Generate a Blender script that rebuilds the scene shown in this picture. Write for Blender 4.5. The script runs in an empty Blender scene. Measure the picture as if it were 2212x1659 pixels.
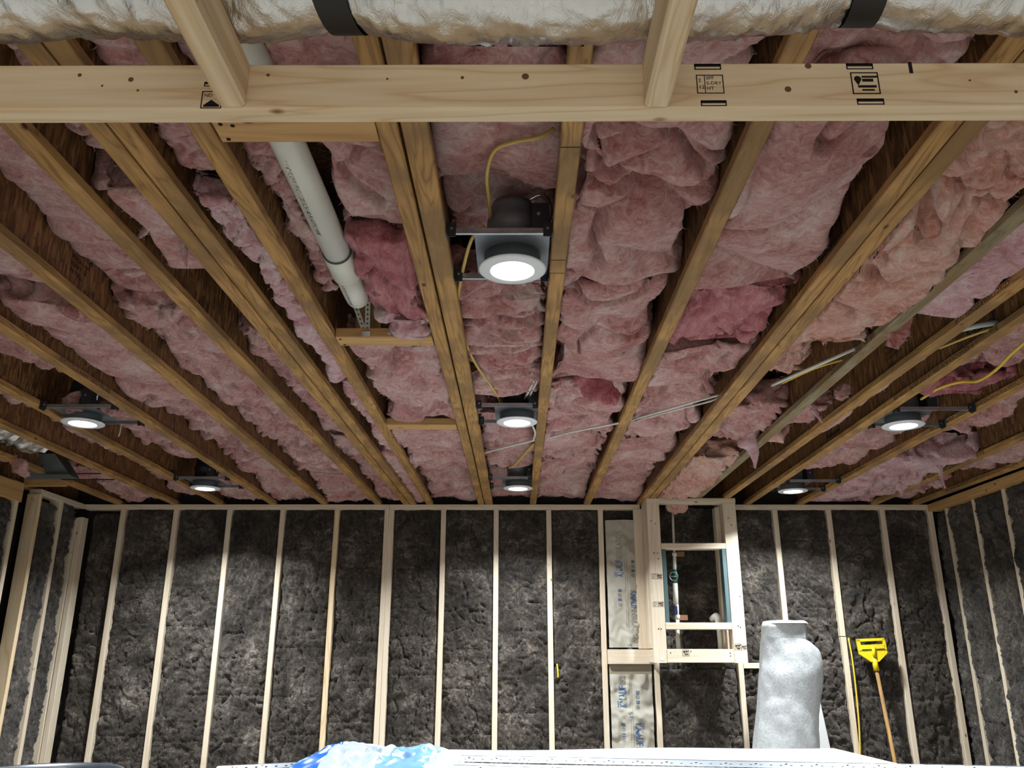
import bpy, math, random
import numpy as np
from mathutils import Matrix, Vector

# ------------------------------------------------------------------ camera, world, light, exposure
SC = bpy.context.scene
COL = SC.collection
EYE = 1.40                      # camera height above the floor; all lengths below are metres from the eye point
FOC, PITCH, YAW, ROLL = 1800.0, .3153, -.0062, .0014
H, D = 1.098, 6.326             # underside of the joists above the eye, distance of the far stud wall
XL, XR = -3.30, 3.18            # faces of the left and right stud walls

def ray(px, py):
    x = (px-1106)/FOC; y = -(py-829.5)/FOC
    c, s = math.cos(ROLL), math.sin(ROLL); x, y = c*x-s*y, s*x+c*y
    d = (x, math.cos(PITCH)-y*math.sin(PITCH), math.sin(PITCH)+y*math.cos(PITCH))
    c, s = math.cos(YAW), math.sin(YAW)
    return np.array([c*d[0]+s*d[1], -s*d[0]+c*d[1], d[2]])
def P(px, py, ax, v):           # the point of the plane ax = v that a measured picture position belongs to
    d = ray(px, py); return d*v/d['xyz'.index(ax)]

cd = bpy.data.cameras.new('camera'); cam = bpy.data.objects.new('camera', cd); COL.objects.link(cam)
cd.sensor_width = 36.0; cd.lens = FOC/2212*36; cd.clip_start = .02; cd.clip_end = 60
_f = ray(1106, 829.5); _r = ray(1106+FOC, 829.5)-_f; _u = ray(1106, 829.5-FOC)-_f
M = Matrix.Identity(4)
for i in range(3):
    M[i][0], M[i][1], M[i][2] = _r[i], _u[i], -_f[i]
M[2][3] = EYE
cam.matrix_world = M
SC.camera = cam

W = bpy.data.worlds.new('world'); SC.world = W; W.use_nodes = True
W.node_tree.nodes['Background'].inputs[0].default_value = (1.0, .95, .88, 1)
W.node_tree.nodes['Background'].inputs[1].default_value = 1.20
SC.view_settings.view_transform = 'Standard'; SC.view_settings.look = 'None'
SC.view_settings.gamma = 1.0; SC.view_settings.use_curve_mapping = False
SC.view_settings.exposure = -0.15
LAMP_W = 54.0                   # watts of each recessed lamp's disc
SC.cycles.max_bounces = 6; SC.cycles.diffuse_bounces = 4; SC.cycles.use_denoising = True
SC.cycles.sample_clamp_indirect = 8.0

random.seed(7); RNG = np.random.default_rng(7)

# ------------------------------------------------------------------ noise on arrays
_PERM = np.random.default_rng(3).permutation(256); _PERM = np.concatenate([_PERM, _PERM, _PERM])
_G = np.array([(1,1,0),(-1,1,0),(1,-1,0),(-1,-1,0),(1,0,1),(-1,0,1),(1,0,-1),(-1,0,-1),(0,1,1),(0,-1,1),(0,1,-1),(0,-1,-1)], float)
def pn(p, seed=0):
    p = p+np.array([seed*17.31, seed*5.77, seed*11.13])
    i = np.floor(p).astype(int); f = p-i; i &= 255
    u = f*f*f*(f*(f*6-15)+10)
    r = 0
    for a in (0, 1):
        for b in (0, 1):
            for c in (0, 1):
                h = _PERM[_PERM[_PERM[i[:, 0]+a]+i[:, 1]+b]+i[:, 2]+c] % 12
                g = _G[h]
                d = g[:, 0]*(f[:, 0]-a)+g[:, 1]*(f[:, 1]-b)+g[:, 2]*(f[:, 2]-c)
                w = (u[:, 0] if a else 1-u[:, 0])*(u[:, 1] if b else 1-u[:, 1])*(u[:, 2] if c else 1-u[:, 2])
                r = r+d*w
    return r
def pn3(p, seed): return np.stack([pn(p, seed), pn(p, seed+31), pn(p, seed+57)], 1)

# ------------------------------------------------------------------ objects
WP = {}                         # world position (eye based) of every object made
def link(o, parent, org):
    COL.objects.link(o)
    if parent is not None:
        o.parent = parent; o.location = Vector(org)-Vector(WP[parent.name])
    else:
        o.location = Vector((org[0], org[1], org[2]+EYE))
    WP[o.name] = tuple(org)
    return o
def tag(o, label=None, cat=None, group=None, kind=None):
    if label: o['label'] = label
    if cat: o['category'] = cat
    if group: o['group'] = group
    if kind: o['kind'] = kind
    return o
def empty(name, org, label=None, cat=None, group=None):
    o = bpy.data.objects.new(name, None); o.empty_display_size = .05
    link(o, None, org); return tag(o, label, cat, group)
def mesh_of(name, V, F, mat, smooth=False):
    me = bpy.data.meshes.new(name)
    V = np.asarray(V, float)
    if isinstance(F, np.ndarray):
        n, k = F.shape
        me.vertices.add(len(V)); me.vertices.foreach_set('co', V.ravel())
        me.loops.add(n*k); me.loops.foreach_set('vertex_index', F.ravel().astype(np.int32))
        me.polygons.add(n); me.polygons.foreach_set('loop_start', np.arange(0, n*k, k, dtype=np.int32))
        me.polygons.foreach_set('loop_total', np.full(n, k, np.int32))
        me.update(calc_edges=True)
    else:
        me.from_pydata([tuple(v) for v in V], [], F); me.update()
    if smooth: me.polygons.foreach_set('use_smooth', np.ones(len(me.polygons), bool))
    if mat is not None: me.materials.append(mat)
    return me
def mk(name, V, F, mat, parent=None, smooth=False, org=None):
    V = np.asarray(V, float)
    if org is None:
        org = ((V[:, 0].min()+V[:, 0].max())/2, (V[:, 1].min()+V[:, 1].max())/2, V[:, 2].min())
    me = mesh_of(name, V-np.array(org), F, mat, smooth)
    return link(bpy.data.objects.new(name, me), parent, org)

class MB:
    def __init__(s): s.v = []; s.f = []
    def add(s, V, F):
        b = len(s.v); s.v += [tuple(map(float, q)) for q in V]; s.f += [tuple(i+b for i in q) for q in F]; return s
    def box(s, x0, x1, y0, y1, z0, z1):
        V = [(x, y, z) for z in (z0, z1) for y in (y0, y1) for x in (x0, x1)]
        return s.add(V, [(0,2,3,1),(4,5,7,6),(0,1,5,4),(2,6,7,3),(0,4,6,2),(1,3,7,5)])
    def prism(s, prof, frame):          # closed profile (list of 2D) swept from frame[0] to frame[1]: (origin, ex, ey)
        n = len(prof); V = []
        for o, ex, ey in frame:
            for a, b in prof: V.append(np.array(o)+a*np.array(ex)+b*np.array(ey))
        F = []
        for k in range(len(frame)-1):
            for i in range(n): F.append((k*n+i, k*n+(i+1) % n, (k+1)*n+(i+1) % n, (k+1)*n+i))
        F.append(tuple(range(n-1, -1, -1))); F.append(tuple(range((len(frame)-1)*n, len(frame)*n)))
        return s.add(V, F)
    def tube(s, pts, r, n=8, caps=True):
        pts = [np.array(p, float) for p in pts]; V = []; F = []
        rr = r if hasattr(r, '__len__') else [r]*len(pts)
        up = None
        for i, p in enumerate(pts):
            t = pts[min(i+1, len(pts)-1)]-pts[max(i-1, 0)]; t = t/np.linalg.norm(t)
            if up is None:
                up = np.array([0, 0, 1.]) if abs(t[2]) < .9 else np.array([1., 0, 0])
            a = np.cross(t, up); a /= np.linalg.norm(a); b = np.cross(a, t); up = b
            for k in range(n):
                w = 2*math.pi*k/n; V.append(p+rr[i]*(math.cos(w)*a+math.sin(w)*b))
        for i in range(len(pts)-1):
            for k in range(n): F.append((i*n+k, i*n+(k+1) % n, (i+1)*n+(k+1) % n, (i+1)*n+k))
        if caps:
            F.append(tuple(range(n-1, -1, -1))); F.append(tuple(range((len(pts)-1)*n, len(pts)*n)))
        return s.add(V, F)
    def lathe(s, c, prof, n=32, close=False):   # prof: (radius, z) about the vertical through c
        V = []; F = []; m = len(prof)
        for r, z in prof:
            for k in range(n):
                w = 2*math.pi*k/n; V.append((c[0]+r*math.cos(w), c[1]+r*math.sin(w), c[2]+z))
        for i in range(m-1+(1 if close else 0)):
            for k in range(n):
                j = (i+1) % m; F.append((i*n+k, i*n+(k+1) % n, j*n+(k+1) % n, j*n+k))
        return s.add(V, F)
    def disc(s, c, r, n=32, z=0):
        return s.add([(c[0]+r*math.cos(2*math.pi*k/n), c[1]+r*math.sin(2*math.pi*k/n), c[2]+z) for k in range(n)], [tuple(range(n))])
    def build(s, name, mat, parent=None, smooth=False, org=None):
        return mk(name, s.v, s.f, mat, parent, smooth, org)
def smooth_path(pts, n=8):
    pts = [np.array(p, float) for p in pts]; q = [2*pts[0]-pts[1]]+pts+[2*pts[-1]-pts[-2]]; out = []
    for i in range(1, len(q)-2):
        for k in range(n):
            t = k/n; a, b, c, d = q[i-1:i+3]
            out.append(.5*((2*b)+(c-a)*t+(2*a-5*b+4*c-d)*t*t+(3*b-a-3*c+d)*t**3))
    out.append(pts[-1]); return out

def lumber(name, x0, x1, y0, y1, z0, z1, mat, parent=None, ch=.003, wave=0):
    """a sawn board: long axis found from its size, edges eased, faces very slightly uneven"""
    c = np.array([(x0+x1)/2, (y0+y1)/2, (z0+z1)/2]); h = np.array([x1-x0, y1-y0, z1-z0])/2
    ax = int(np.argmax(h)); a, b = [i for i in range(3) if i != ax]
    ha, hb, ch = h[a], h[b], min(ch, h[a]*.3, h[b]*.3)
    prof = [(-ha+ch, -hb), (ha-ch, -hb), (ha, -hb+ch), (ha, hb-ch), (ha-ch, hb), (-ha+ch, hb), (-ha, hb-ch), (-ha, -hb+ch)]
    n = max(2, int(h[ax]*2/.35)); fr = []
    e1 = np.eye(3)[a]; e2 = np.eye(3)[b]; ph = random.random()*6
    for i in range(n+1):
        t = -1+2*i/n; o = c+np.eye(3)[ax]*h[ax]*t
        o = o+wave*(math.sin(t*2.2+ph)*e1+math.cos(t*1.7+ph)*e2)
        fr.append((o, e1, e2))
    m = MB(); m.prism(prof, fr)
    return m.build(name, mat, parent)

# ------------------------------------------------------------------ materials
_MC = {}
def nt(name):
    m = bpy.data.materials.new(name); m.use_nodes = True
    t = m.node_tree; b = t.nodes['Principled BSDF']; return m, t, b
def N(t, typ, **kw):
    n = t.nodes.new(typ)
    for k, v in kw.items():
        if k.startswith('i_'):
            n.inputs[k[2:].replace('_', ' ')].default_value = v
        else: setattr(n, k, v)
    return n
def ramp(t, fac, stops, interp='LINEAR'):
    r = N(t, 'ShaderNodeValToRGB'); r.color_ramp.interpolation = interp
    e = r.color_ramp.elements
    while len(e) < len(stops): e.new(.5)
    for k, (p, c) in enumerate(stops):
        e[k].position = p; e[k].color = (*c, 1) if len(c) == 3 else c
    t.links.new(fac, r.inputs[0]); return r.outputs[0]
def mixc(t, fac, a, b, typ='MIX'):
    m = N(t, 'ShaderNodeMix', data_type='RGBA', blend_type=typ)
    for s, v in ((m.inputs[0], fac), (m.inputs[6], a), (m.inputs[7], b)):
        if hasattr(v, 'is_output') or hasattr(v, 'links'): t.links.new(v, s)
        else: s.default_value = v if not isinstance(v, tuple) else ((*v, 1) if len(v) == 3 else v)
    return m.outputs[2]
def coords(t, scale=(1, 1, 1), rnd=True):
    tc = N(t, 'ShaderNodeTexCoord'); mp = N(t, 'ShaderNodeMapping'); mp.inputs['Scale'].default_value = scale
    if rnd:
        oi = N(t, 'ShaderNodeObjectInfo'); mu = N(t, 'ShaderNodeMath', operation='MULTIPLY'); mu.inputs[1].default_value = 37.0
        t.links.new(oi.outputs['Random'], mu.inputs[0])
        va = N(t, 'ShaderNodeVectorMath', operation='ADD'); t.links.new(tc.outputs['Object'], va.inputs[0]); t.links.new(mu.outputs[0], va.inputs[1])
        t.links.new(va.outputs[0], mp.inputs[0])
    else: t.links.new(tc.outputs['Object'], mp.inputs[0])
    return mp.outputs[0]
def noise(t, vec, scale, detail=3, rough=.5, dist=0):
    n = N(t, 'ShaderNodeTexNoise'); n.inputs['Scale'].default_value = scale; n.inputs['Detail'].default_value = detail
    n.inputs['Roughness'].default_value = rough; n.inputs['Distortion'].default_value = dist
    t.links.new(vec, n.inputs['Vector']); return n.outputs['Fac']
def bump(t, b, h, strength, dist):
    n = N(t, 'ShaderNodeBump'); n.inputs['Strength'].default_value = strength; n.inputs['Distance'].default_value = dist
    t.links.new(h, n.inputs['Height']); t.links.new(n.outputs[0], b.inputs['Normal'])

def wood(kind, axis):
    """sawn or laminated wood, grain along axis"""
    key = (kind, axis)
    if key in _MC: return _MC[key]
    m, t, b = nt('%s_wood_grain_%s' % (kind, axis))
    pal = {'pine': ((.58, .38, .20), (.80, .64, .43), (.74, .56, .35), (.23, .10, .04)),
           'stud': ((.60, .48, .34), (.74, .63, .49), (.69, .57, .42), (.25, .12, .05)),
           'flange': ((.16, .072, .022), (.54, .305, .108), (.40, .212, .068), (.10, .04, .012)),
           'greyflange': ((.11, .085, .048), (.33, .265, .155), (.25, .195, .105), (.08, .05, .025)),
           'block': ((.40, .21, .075), (.60, .36, .15), (.52, .29, .11), (.16, .06, .02))}[kind]
    sc = [1, 1, 1]; sc['xyz'.index(axis)] = .06 if 'flange' not in kind else .085
    v = coords(t, tuple(sc))
    n1 = noise(t, v, 9 if 'flange' not in kind else 12, 3, .55, .6)
    mu = N(t, 'ShaderNodeMath', operation='MULTIPLY'); mu.inputs[1].default_value = 9.0 if 'flange' not in kind else 10.0
    t.links.new(n1, mu.inputs[0]); pp = N(t, 'ShaderNodeMath', operation='PINGPONG'); pp.inputs[1].default_value = .5
    t.links.new(mu.outputs[0], pp.inputs[0])
    rg = ramp(t, pp.outputs[0], [(.0, pal[0]), (.13, pal[2]), (.42, pal[1])])
    n2 = noise(t, v, 70, 4, .6)
    c = mixc(t, .30 if 'flange' in kind else .25, rg, pal[1])
    c = mixc(t, ramp(t, n2, [(.35, (0, 0, 0)), (.7, (.32, .32, .32))]), c, pal[0])
    if 'flange' in kind:
        v3 = coords(t, (1, 1, 1)); n3 = noise(t, v3, 3.2, 3, .55)
        c = mixc(t, ramp(t, n3, [(.44, (0, 0, 0)), (.60, (.75, .75, .75))]), c, (.225, .130, .055))
    vk = coords(t, tuple(s*3 if s == 1 else 1.6 for s in sc))
    vo = N(t, 'ShaderNodeTexVoronoi'); vo.inputs['Scale'].default_value = 3.0; t.links.new(vk, vo.inputs['Vector'])
    kn = ramp(t, vo.outputs['Distance'], [(.035, (1, 1, 1)), (.085, (0, 0, 0))])
    c = mixc(t, kn, c, pal[3])
    t.links.new(c, b.inputs['Base Color']); b.inputs['Roughness'].default_value = .62; b.inputs['Specular IOR Level'].default_value = .25
    bump(t, b, n2, .18, .002)
    _MC[key] = m; return m

def osb():
    if 'osb' in _MC: return _MC['osb']
    m, t, b = nt('strand_board_brown')
    v = coords(t, (1, 1.0, .22)); vo = N(t, 'ShaderNodeTexVoronoi'); vo.inputs['Scale'].default_value = 95; t.links.new(v, vo.inputs['Vector'])
    bw = N(t, 'ShaderNodeSeparateColor'); t.links.new(vo.outputs['Color'], bw.inputs[0])
    n = noise(t, coords(t, (1, 1, .14)), 75, 4, .65)
    ad = N(t, 'ShaderNodeMath', operation='MULTIPLY_ADD'); t.links.new(n, ad.inputs[0]); ad.inputs[1].default_value = .9
    mu = N(t, 'ShaderNodeMath', operation='MULTIPLY'); mu.inputs[1].default_value = .5; t.links.new(bw.outputs[0], mu.inputs[0]); t.links.new(mu.outputs[0], ad.inputs[2])
    c = ramp(t, ad.outputs[0], [(.40, (.062, .024, .010)), (.60, (.130, .055, .018)), (.80, (.195, .088, .030)), (.98, (.31, .155, .06))])
    t.links.new(c, b.inputs['Base Color']); b.inputs['Roughness'].default_value = .55
    bump(t, b, ad.outputs[0], .25, .003)
    _MC['osb'] = m; return m

def wool(key, cols, fine, bumpd, rough=.95, sheen=.25, fibre=(1, 1, 1)):
    if key in _MC: return _MC[key]
    m, t, b = nt(key)
    v = coords(t, (1, 1, 1), True); vs = coords(t, fibre, True)
    n1 = noise(t, v, 4.5, 4, .6, .6); n2 = noise(t, vs, 26, 5, .68, 1.6); n3 = noise(t, vs, fine, 4, .7, 2.2)
    a = N(t, 'ShaderNodeMath', operation='MULTIPLY_ADD'); t.links.new(n2, a.inputs[0]); a.inputs[1].default_value = .55
    h = N(t, 'ShaderNodeMath', operation='MULTIPLY'); h.inputs[1].default_value = .5; t.links.new(n1, h.inputs[0]); t.links.new(h.outputs[0], a.inputs[2])
    c = ramp(t, a.outputs[0], cols)
    c = mixc(t, .28, c, ramp(t, n3, [(.3, (.45, .45, .45)), (.7, (1, 1, 1))]), 'MULTIPLY')
    t.links.new(c, b.inputs['Base Color']); b.inputs['Roughness'].default_value = rough
    b.inputs['Specular IOR Level'].default_value = .08
    b.inputs['Sheen Weight'].default_value = sheen; b.inputs['Sheen Roughness'].default_value = .5
    s = N(t, 'ShaderNodeMath', operation='MULTIPLY_ADD'); t.links.new(n3, s.inputs[0]); s.inputs[1].default_value = .4; t.links.new(n2, s.inputs[2])
    bump(t, b, s.outputs[0], .8, bumpd)
    _MC[key] = m; return m

def plain(key, col, rough=.5, metal=0, spec=.5, var=0, vscale=20, bmp=0, alpha=1):
    if key in _MC: return _MC[key]
    m, t, b = nt(key)
    b.inputs['Roughness'].default_value = rough; b.inputs['Metallic'].default_value = metal; b.inputs['Specular IOR Level'].default_value = spec
    if var or bmp:
        n = noise(t, coords(t), vscale, 4, .6)
        if var:
            lo = tuple(max(0, c*(1-var)) for c in col); hi = tuple(min(1, c*(1+var)) for c in col)
            t.links.new(ramp(t, n, [(.3, lo), (.7, hi)]), b.inputs['Base Color'])
        else: b.inputs['Base Color'].default_value = (*col, 1)
        if bmp: bump(t, b, n, .6, bmp)
    else: b.inputs['Base Color'].default_value = (*col, 1)
    _MC[key] = m; return m
def emit(key, col, s):
    if key in _MC: return _MC[key]
    m, t, b = nt(key); b.inputs['Base Color'].default_value = (.9, .9, .9, 1)
    b.inputs['Emission Color'].default_value = (*col, 1); b.inputs['Emission Strength'].default_value = s
    _MC[key] = m; return m

PINK = wool('pink_glass_wool', [(.36, (.31, .085, .080)), (.46, (.51, .215, .200)), (.55, (.64, .355, .330)), (.66, (.77, .560, .525))], 110, .012)
SALMON = wool('salmon_glass_wool', [(.36, (.42, .115, .075)), (.46, (.62, .27, .20)), (.55, (.75, .42, .33)), (.66, (.84, .62, .53))], 110, .012)
PALE = wool('pale_pink_glass_wool', [(.36, (.42, .145, .160)), (.46, (.60, .29, .31)), (.55, (.72, .46, .47)), (.66, (.82, .65, .64))], 110, .012)
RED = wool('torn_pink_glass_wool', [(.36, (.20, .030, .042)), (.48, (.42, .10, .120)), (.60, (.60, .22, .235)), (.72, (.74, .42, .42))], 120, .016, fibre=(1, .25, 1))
BROWN = wool('brown_glass_wool', [(.36, (.010, .007, .005)), (.47, (.034, .025, .018)), (.57, (.090, .071, .055)), (.70, (.33, .28, .235))], 75, .028, .5, .2)  # palest tone paints highlights of the wool relief into the colour
FIBRE = plain('pink_fibre', (.80, .52, .52), .9, 0, .1)
FIBRE_B = plain('brown_fibre', (.16, .125, .10), .8, 0, .1)
DARK = plain('soot_grey_metal', (.035, .037, .042), .5, .3)
GALV = plain('galvanised_steel', (.42, .44, .46), .38, .85, .5, .2, 30)
INK = plain('black_ink', (.018, .016, .015), .8, 0, .1)
INKF = plain('faded_ink', (.028, .020, .012), .8, 0, .1)
PVC = plain('white_pvc', (.68, .66, .58), .38, 0, .4, .05, 8)

# ------------------------------------------------------------------ lettering
_TX = {}
def text_mesh(s, size):
    if s not in _TX:
        c = bpy.data.curves.new('t', 'FONT'); c.body = s; c.size = 1; c.resolution_u = 2; c.offset = .022 if s == 'KNAUF' else 0
        o = bpy.data.objects.new('t', c); COL.objects.link(o)
        me = o.to_mesh(); V = np.array([v.co[:2] for v in me.vertices]); F = [tuple(p.vertices) for p in me.polygons]
        o.to_mesh_clear(); bpy.data.objects.remove(o); bpy.data.curves.remove(c)
        _TX[s] = (V, F)
    V, F = _TX[s]; return V*size, F
def write(mb, s, org, ex, ey, size, lift, sx=1.0):
    """letters lying on a face: org lower left, ex reading direction, ey up, lift along the face normal"""
    V, F = text_mesh(s, size); ex, ey = np.array(ex, float), np.array(ey, float); nn = np.cross(ex, ey)*lift
    mb.add([np.array(org)+v[0]*sx*ex+v[1]*ey+nn for v in V], F); return mb
def quad(mb, org, ex, ey, a0, a1, b0, b1, lift):
    ex, ey = np.array(ex, float), np.array(ey, float); nn = np.cross(ex, ey)*lift; o = np.array(org)
    return mb.add([o+a*ex+b*ey+nn for a, b in ((a0, b0), (a1, b0), (a1, b1), (a0, b1))], [(0, 1, 2, 3)])
def frame_rect(mb, org, ex, ey, w, h, th, lift):
    quad(mb, org, ex, ey, 0, w, 0, th, lift); quad(mb, org, ex, ey, 0, w, h-th, h, lift)
    quad(mb, org, ex, ey, 0, th, 0, h, lift); quad(mb, org, ex, ey, w-th, w, 0, h, lift)

# ------------------------------------------------------------------ room shell
def shell(name, x0, x1, y0, y1, z0, z1, mat):
    return tag(MB().box(x0, x1, y0, y1, z0, z1).build(name, mat), kind='structure')
CONC = plain('pale_concrete', (.185, .172, .152), .85, 0, .2, .10, 3)
BLACKB = plain('dark_sheathing', (.030, .026, .022), .9, 0, .1)
shell('floor', -5.2, 4.4, -2.6, 7.2, -EYE-.12, -EYE, CONC)
shell('ceiling', -5.2, 4.4, -2.6, 7.2, H+.304, H+.324, osb())
shell('wall_back', -5.2, 4.4, D+.10, D+.22, -EYE, H+.304, BLACKB)
shell('wall_left', XL-.26, XL-.14, -2.6, D+.10, -EYE, H+.304, BLACKB)
shell('wall_right', XR+.14, XR+.26, -2.6, D+.10, -EYE, H+.304, BLACKB)

# ------------------------------------------------------------------ ceiling joists
JS = {}
def jx(j, y): xa, ya, xb, yb, w = JS[j]; return xa+(xb-xa)*(y-ya)/(yb-ya)
def joist(key, label, xa, ya, xb, yb, w=.051, y0=-.7, y1=6.41, prints=(), dz=0, kind='flange'):
    JS[key] = (xa, ya, xb, yb, w)
    X = lambda y: jx(key, y)
    root = empty('ceiling_joist', (X((y0+y1)/2), (y0+y1)/2, H+dz), label, 'joist', 'wooden I-joists of the ceiling')
    fl = .030; hw = w/2; ch = .003
    prof = [(-hw+ch, 0), (hw-ch, 0), (hw, ch), (hw, fl-ch), (hw-ch, fl), (-hw+ch, fl), (-hw, fl-ch), (-hw, ch)]
    ys = np.linspace(y0, y1, 9)
    def bar(z): return [((X(y), y, z), (1, 0, 0), (0, 0, 1)) for y in ys]
    bf = MB().prism(prof, bar(H+dz)).build('bottom_flange', wood(kind, 'y'), root)
    MB().prism(prof, bar(H+.302-fl)).build('top_flange', wood('flange', 'y'), root)
    MB().prism([(-.0055, 0), (.0055, 0), (.0055, .302-2*fl-dz+.02), (-.0055, .302-2*fl-dz+.02)], bar(H+dz+fl-.01)).build('web', osb(), root)
    for side, where, s, ycen, size in prints:      # side +1: right face, -1: left face
        mb = MB(); x = X(ycen)
        dirY = (X(ycen+1)-x)
        ey = (0, 0, -1) if where == 'flange' else (0, 0, 1)     # the joists were stamped upside down
        t = np.array([dirY, 1, 0.]); t /= np.linalg.norm(t)
        if where == 'flange':
            # seen from the right face the far direction is the reading direction; upside down it is reversed
            ex = -t if side > 0 else t
            V, F = text_mesh(s, size); L = V[:, 0].max()
            o = np.array([X(ycen)+side*(hw), ycen, H+dz+.024])-np.array(ex)*L/2
            write(mb, s, o, ex, ey, size, .0006)
            tag(mb.build('printed_lettering', INKF, bf), 'black stamped lettering')
        else:
            ex = t if side > 0 else -t
            o = np.array([X(ycen)+side*.0058, ycen, H+dz+.06])
            if where == 'box':
                frame_rect(mb, o, ex, ey, .20, .11, .008, .0006); frame_rect(mb, o+np.array(ex)*.012+np.array(ey)*.012, ex, ey, .176, .086, .004, .0006)
                write(mb, s, o+np.array(ex)*.022+np.array(ey)*.03, ex, ey, .062, .0006)
            else:
                for k, ln in enumerate(s.split('|')):
                    write(mb, ln, o+np.array(ey)*(.088-k*.024), ex, ey, .022, .0006, 1.05)
            tag(mb.build('printed_mark', INK, root), 'black printed mark on the web')
    return root
TA = "ESR 1336 CDXC L3300-8 07/25/15 23:22"
TB = "Boise Cascade \u00ae ALEXANDRIA BCI\u00ae 5000s-1.8 JOIST APA PRJ 130 ESR 1336"
TC = "CDXC L3300-8 07/25/15 23:24"
joist('Jm9', 'ceiling joist at the far left, above the left stud wall', -3.40, 4.0, -3.42, 6.26)
joist('Jm8', 'ceiling joist over the grey duct boot, next to the left wall', -3.01, 4.77, -3.05, 6.26)
joist('Jm7', 'ceiling joist right beside the crumpled foil duct and boot', -2.607, 4.09, -2.62, 6.26)
joist('Jm6', 'ceiling joist along the left edge of the two left lamps', -2.235, 3.42, -2.275, 6.26)
joist('Jm5', 'ceiling joist with long stamped line, right of the two left lamps', -1.825, 2.77, -1.865, 6.26,
      prints=[(1, 'flange', TA, 3.3, .026), (1, 'flange', TB, 4.75, .026)])
joist('Jm4', 'second single joist to the left of the left double joist', -1.44, 2.12, -1.472, 6.26,
      prints=[(1, 'lines', 'ATTENTION|VERSA-LAM|VERIFY 2X|INSTALL', 2.42, .02)])
joist('Jm3', 'first single joist to the left of the left double joist', -1.10, 2.13, -1.062, 6.26)
joist('D1a', 'left joist of the left double pair, with dark knot marks', -.9145, 2.0, -.847, 6.26, .048)
joist('D1b', 'right joist of the left double pair, with wisps of wool on it', -.8605, 2.0, -.793, 6.26, .048)
joist('Jm2', 'single joist left of the white plastic pipe', -.695, 1.57, -.667, 6.26)
joist('D2a', 'left joist of the double pair left of the middle lamps', -.284, 1.54, -.274, 6.26, .047)
joist('D2b', 'right joist of the double pair touching the middle lamp brackets', -.2235, 1.54, -.2145, 6.26, .060)
jn = joist('N0', 'narrow joist just right of the three middle lamps', .122, 1.5, .122, 6.26, .048)
joist('J1', 'single joist, second one to the right of the middle lamps', .535, 1.5, .535, 6.26)
joist('D3a', 'left joist of the right double pair, by the chase post', .9425, 1.5, .9425, 6.26, .048,
      prints=[(-1, 'flange', TC, 3.4, .024), (-1, 'box', 'TJI', 2.35, .02)])
joist('D3b', 'right joist of the right double pair, beside salmon wool', .9965, 1.5, .9965, 6.26, .050)
joist('R2', 'grey-stained joist with stamped lettering beside the salmon wool', 1.325, 2.67, 1.325, 5.95, kind='greyflange',
      prints=[(-1, 'flange', TA, 3.05, .026)])
joist('R3', 'closely set stamped joist between grey joist and lettered joist', 1.565, 2.34, 1.535, 6.0,
      prints=[(-1, 'flange', TC, 2.55, .026), (-1, 'lines', 'WEB STIFFENER|REQUIRED AT|BEARING WITH|LOADS OVER', 3.3, .02)])
joist('R4', 'joist with long stamped line, left of the two right lamps', 1.735, 2.6, 1.755, 6.27,
      prints=[(-1, 'flange', TB, 3.2, .027), (-1, 'flange', TC, 4.75, .026), (-1, 'box', 'TJI', 3.0, .02), (-1, 'box', 'TJI', 4.55, .02)])
joist('R5', 'joist with stamped lettering, right of the two right lamps', 2.165, 3.37, 2.16, 6.35,
      prints=[(-1, 'flange', TB, 3.75, .027), (-1, 'flange', TC, 5.2, .026)])
joist('R6', 'lettered joist behind the hanging wool strand at the right', 2.69, 4.27, 2.72, 6.27,
      prints=[(-1, 'flange', TB, 5.1, .027)])
joist('R7', 'ceiling joist lying along the top of the right wall', 3.06, 4.93, 3.04, 6.33,
      prints=[(-1, 'flange', TB, 5.4, .027)])

pm = MB()
for py in (318, 562, 590):
    a, b = P(1190 if py > 400 else 1208, py, 'z', H), P(1222 if py > 400 else 1258, py, 'z', H)
    y_ = (a[1]+b[1])/2; pm.box(.100, .144, y_-.0012, y_+.0012, H-.0006, H+.001)
tag(pm.build('pencil_marks', INK, jn), 'short dark pencil lines across the underside', kind='stuff')
# blocking between joists
def block(label, x0, x1, y0, y1, z0, z1):
    o = lumber('blocking', x0, x1, y0, y1, z0, z1, wood('block', 'x')); return tag(o, label, 'blocking', 'short blocks between joists')
b0 = block('short block between joists just beyond the soffit beam, above the pipe', -.662, -.309, 1.525, 1.614, H+.001, H+.039)
b1 = block('short block between joists under the end of the white pipe', -.659, -.309, 2.822, 2.911, H+.001, H+.039)
b2 = block('short block between joists left of the second middle lamp', -.655, -.306, 4.035, 4.124, H+.001, H+.039)
def nails(parent, pts, r=.004):
    m = MB()
    for p, ax in pts:
        d = np.zeros(3); d[ax] = .0008
        m.tube([np.array(p)-d, np.array(p)+d], r, 8)
    m.build('nail_heads', INK, parent)
nails(b0, [((-.645, 1.545, H+.0005), 2), ((-.645, 1.60, H+.0005), 2), ((-.62, 1.55, H+.0005), 2)], .005)
nails(b1, [((-.645, 2.84, H+.0005), 2), ((-.64, 2.895, H+.0005), 2)], .005)

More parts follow.
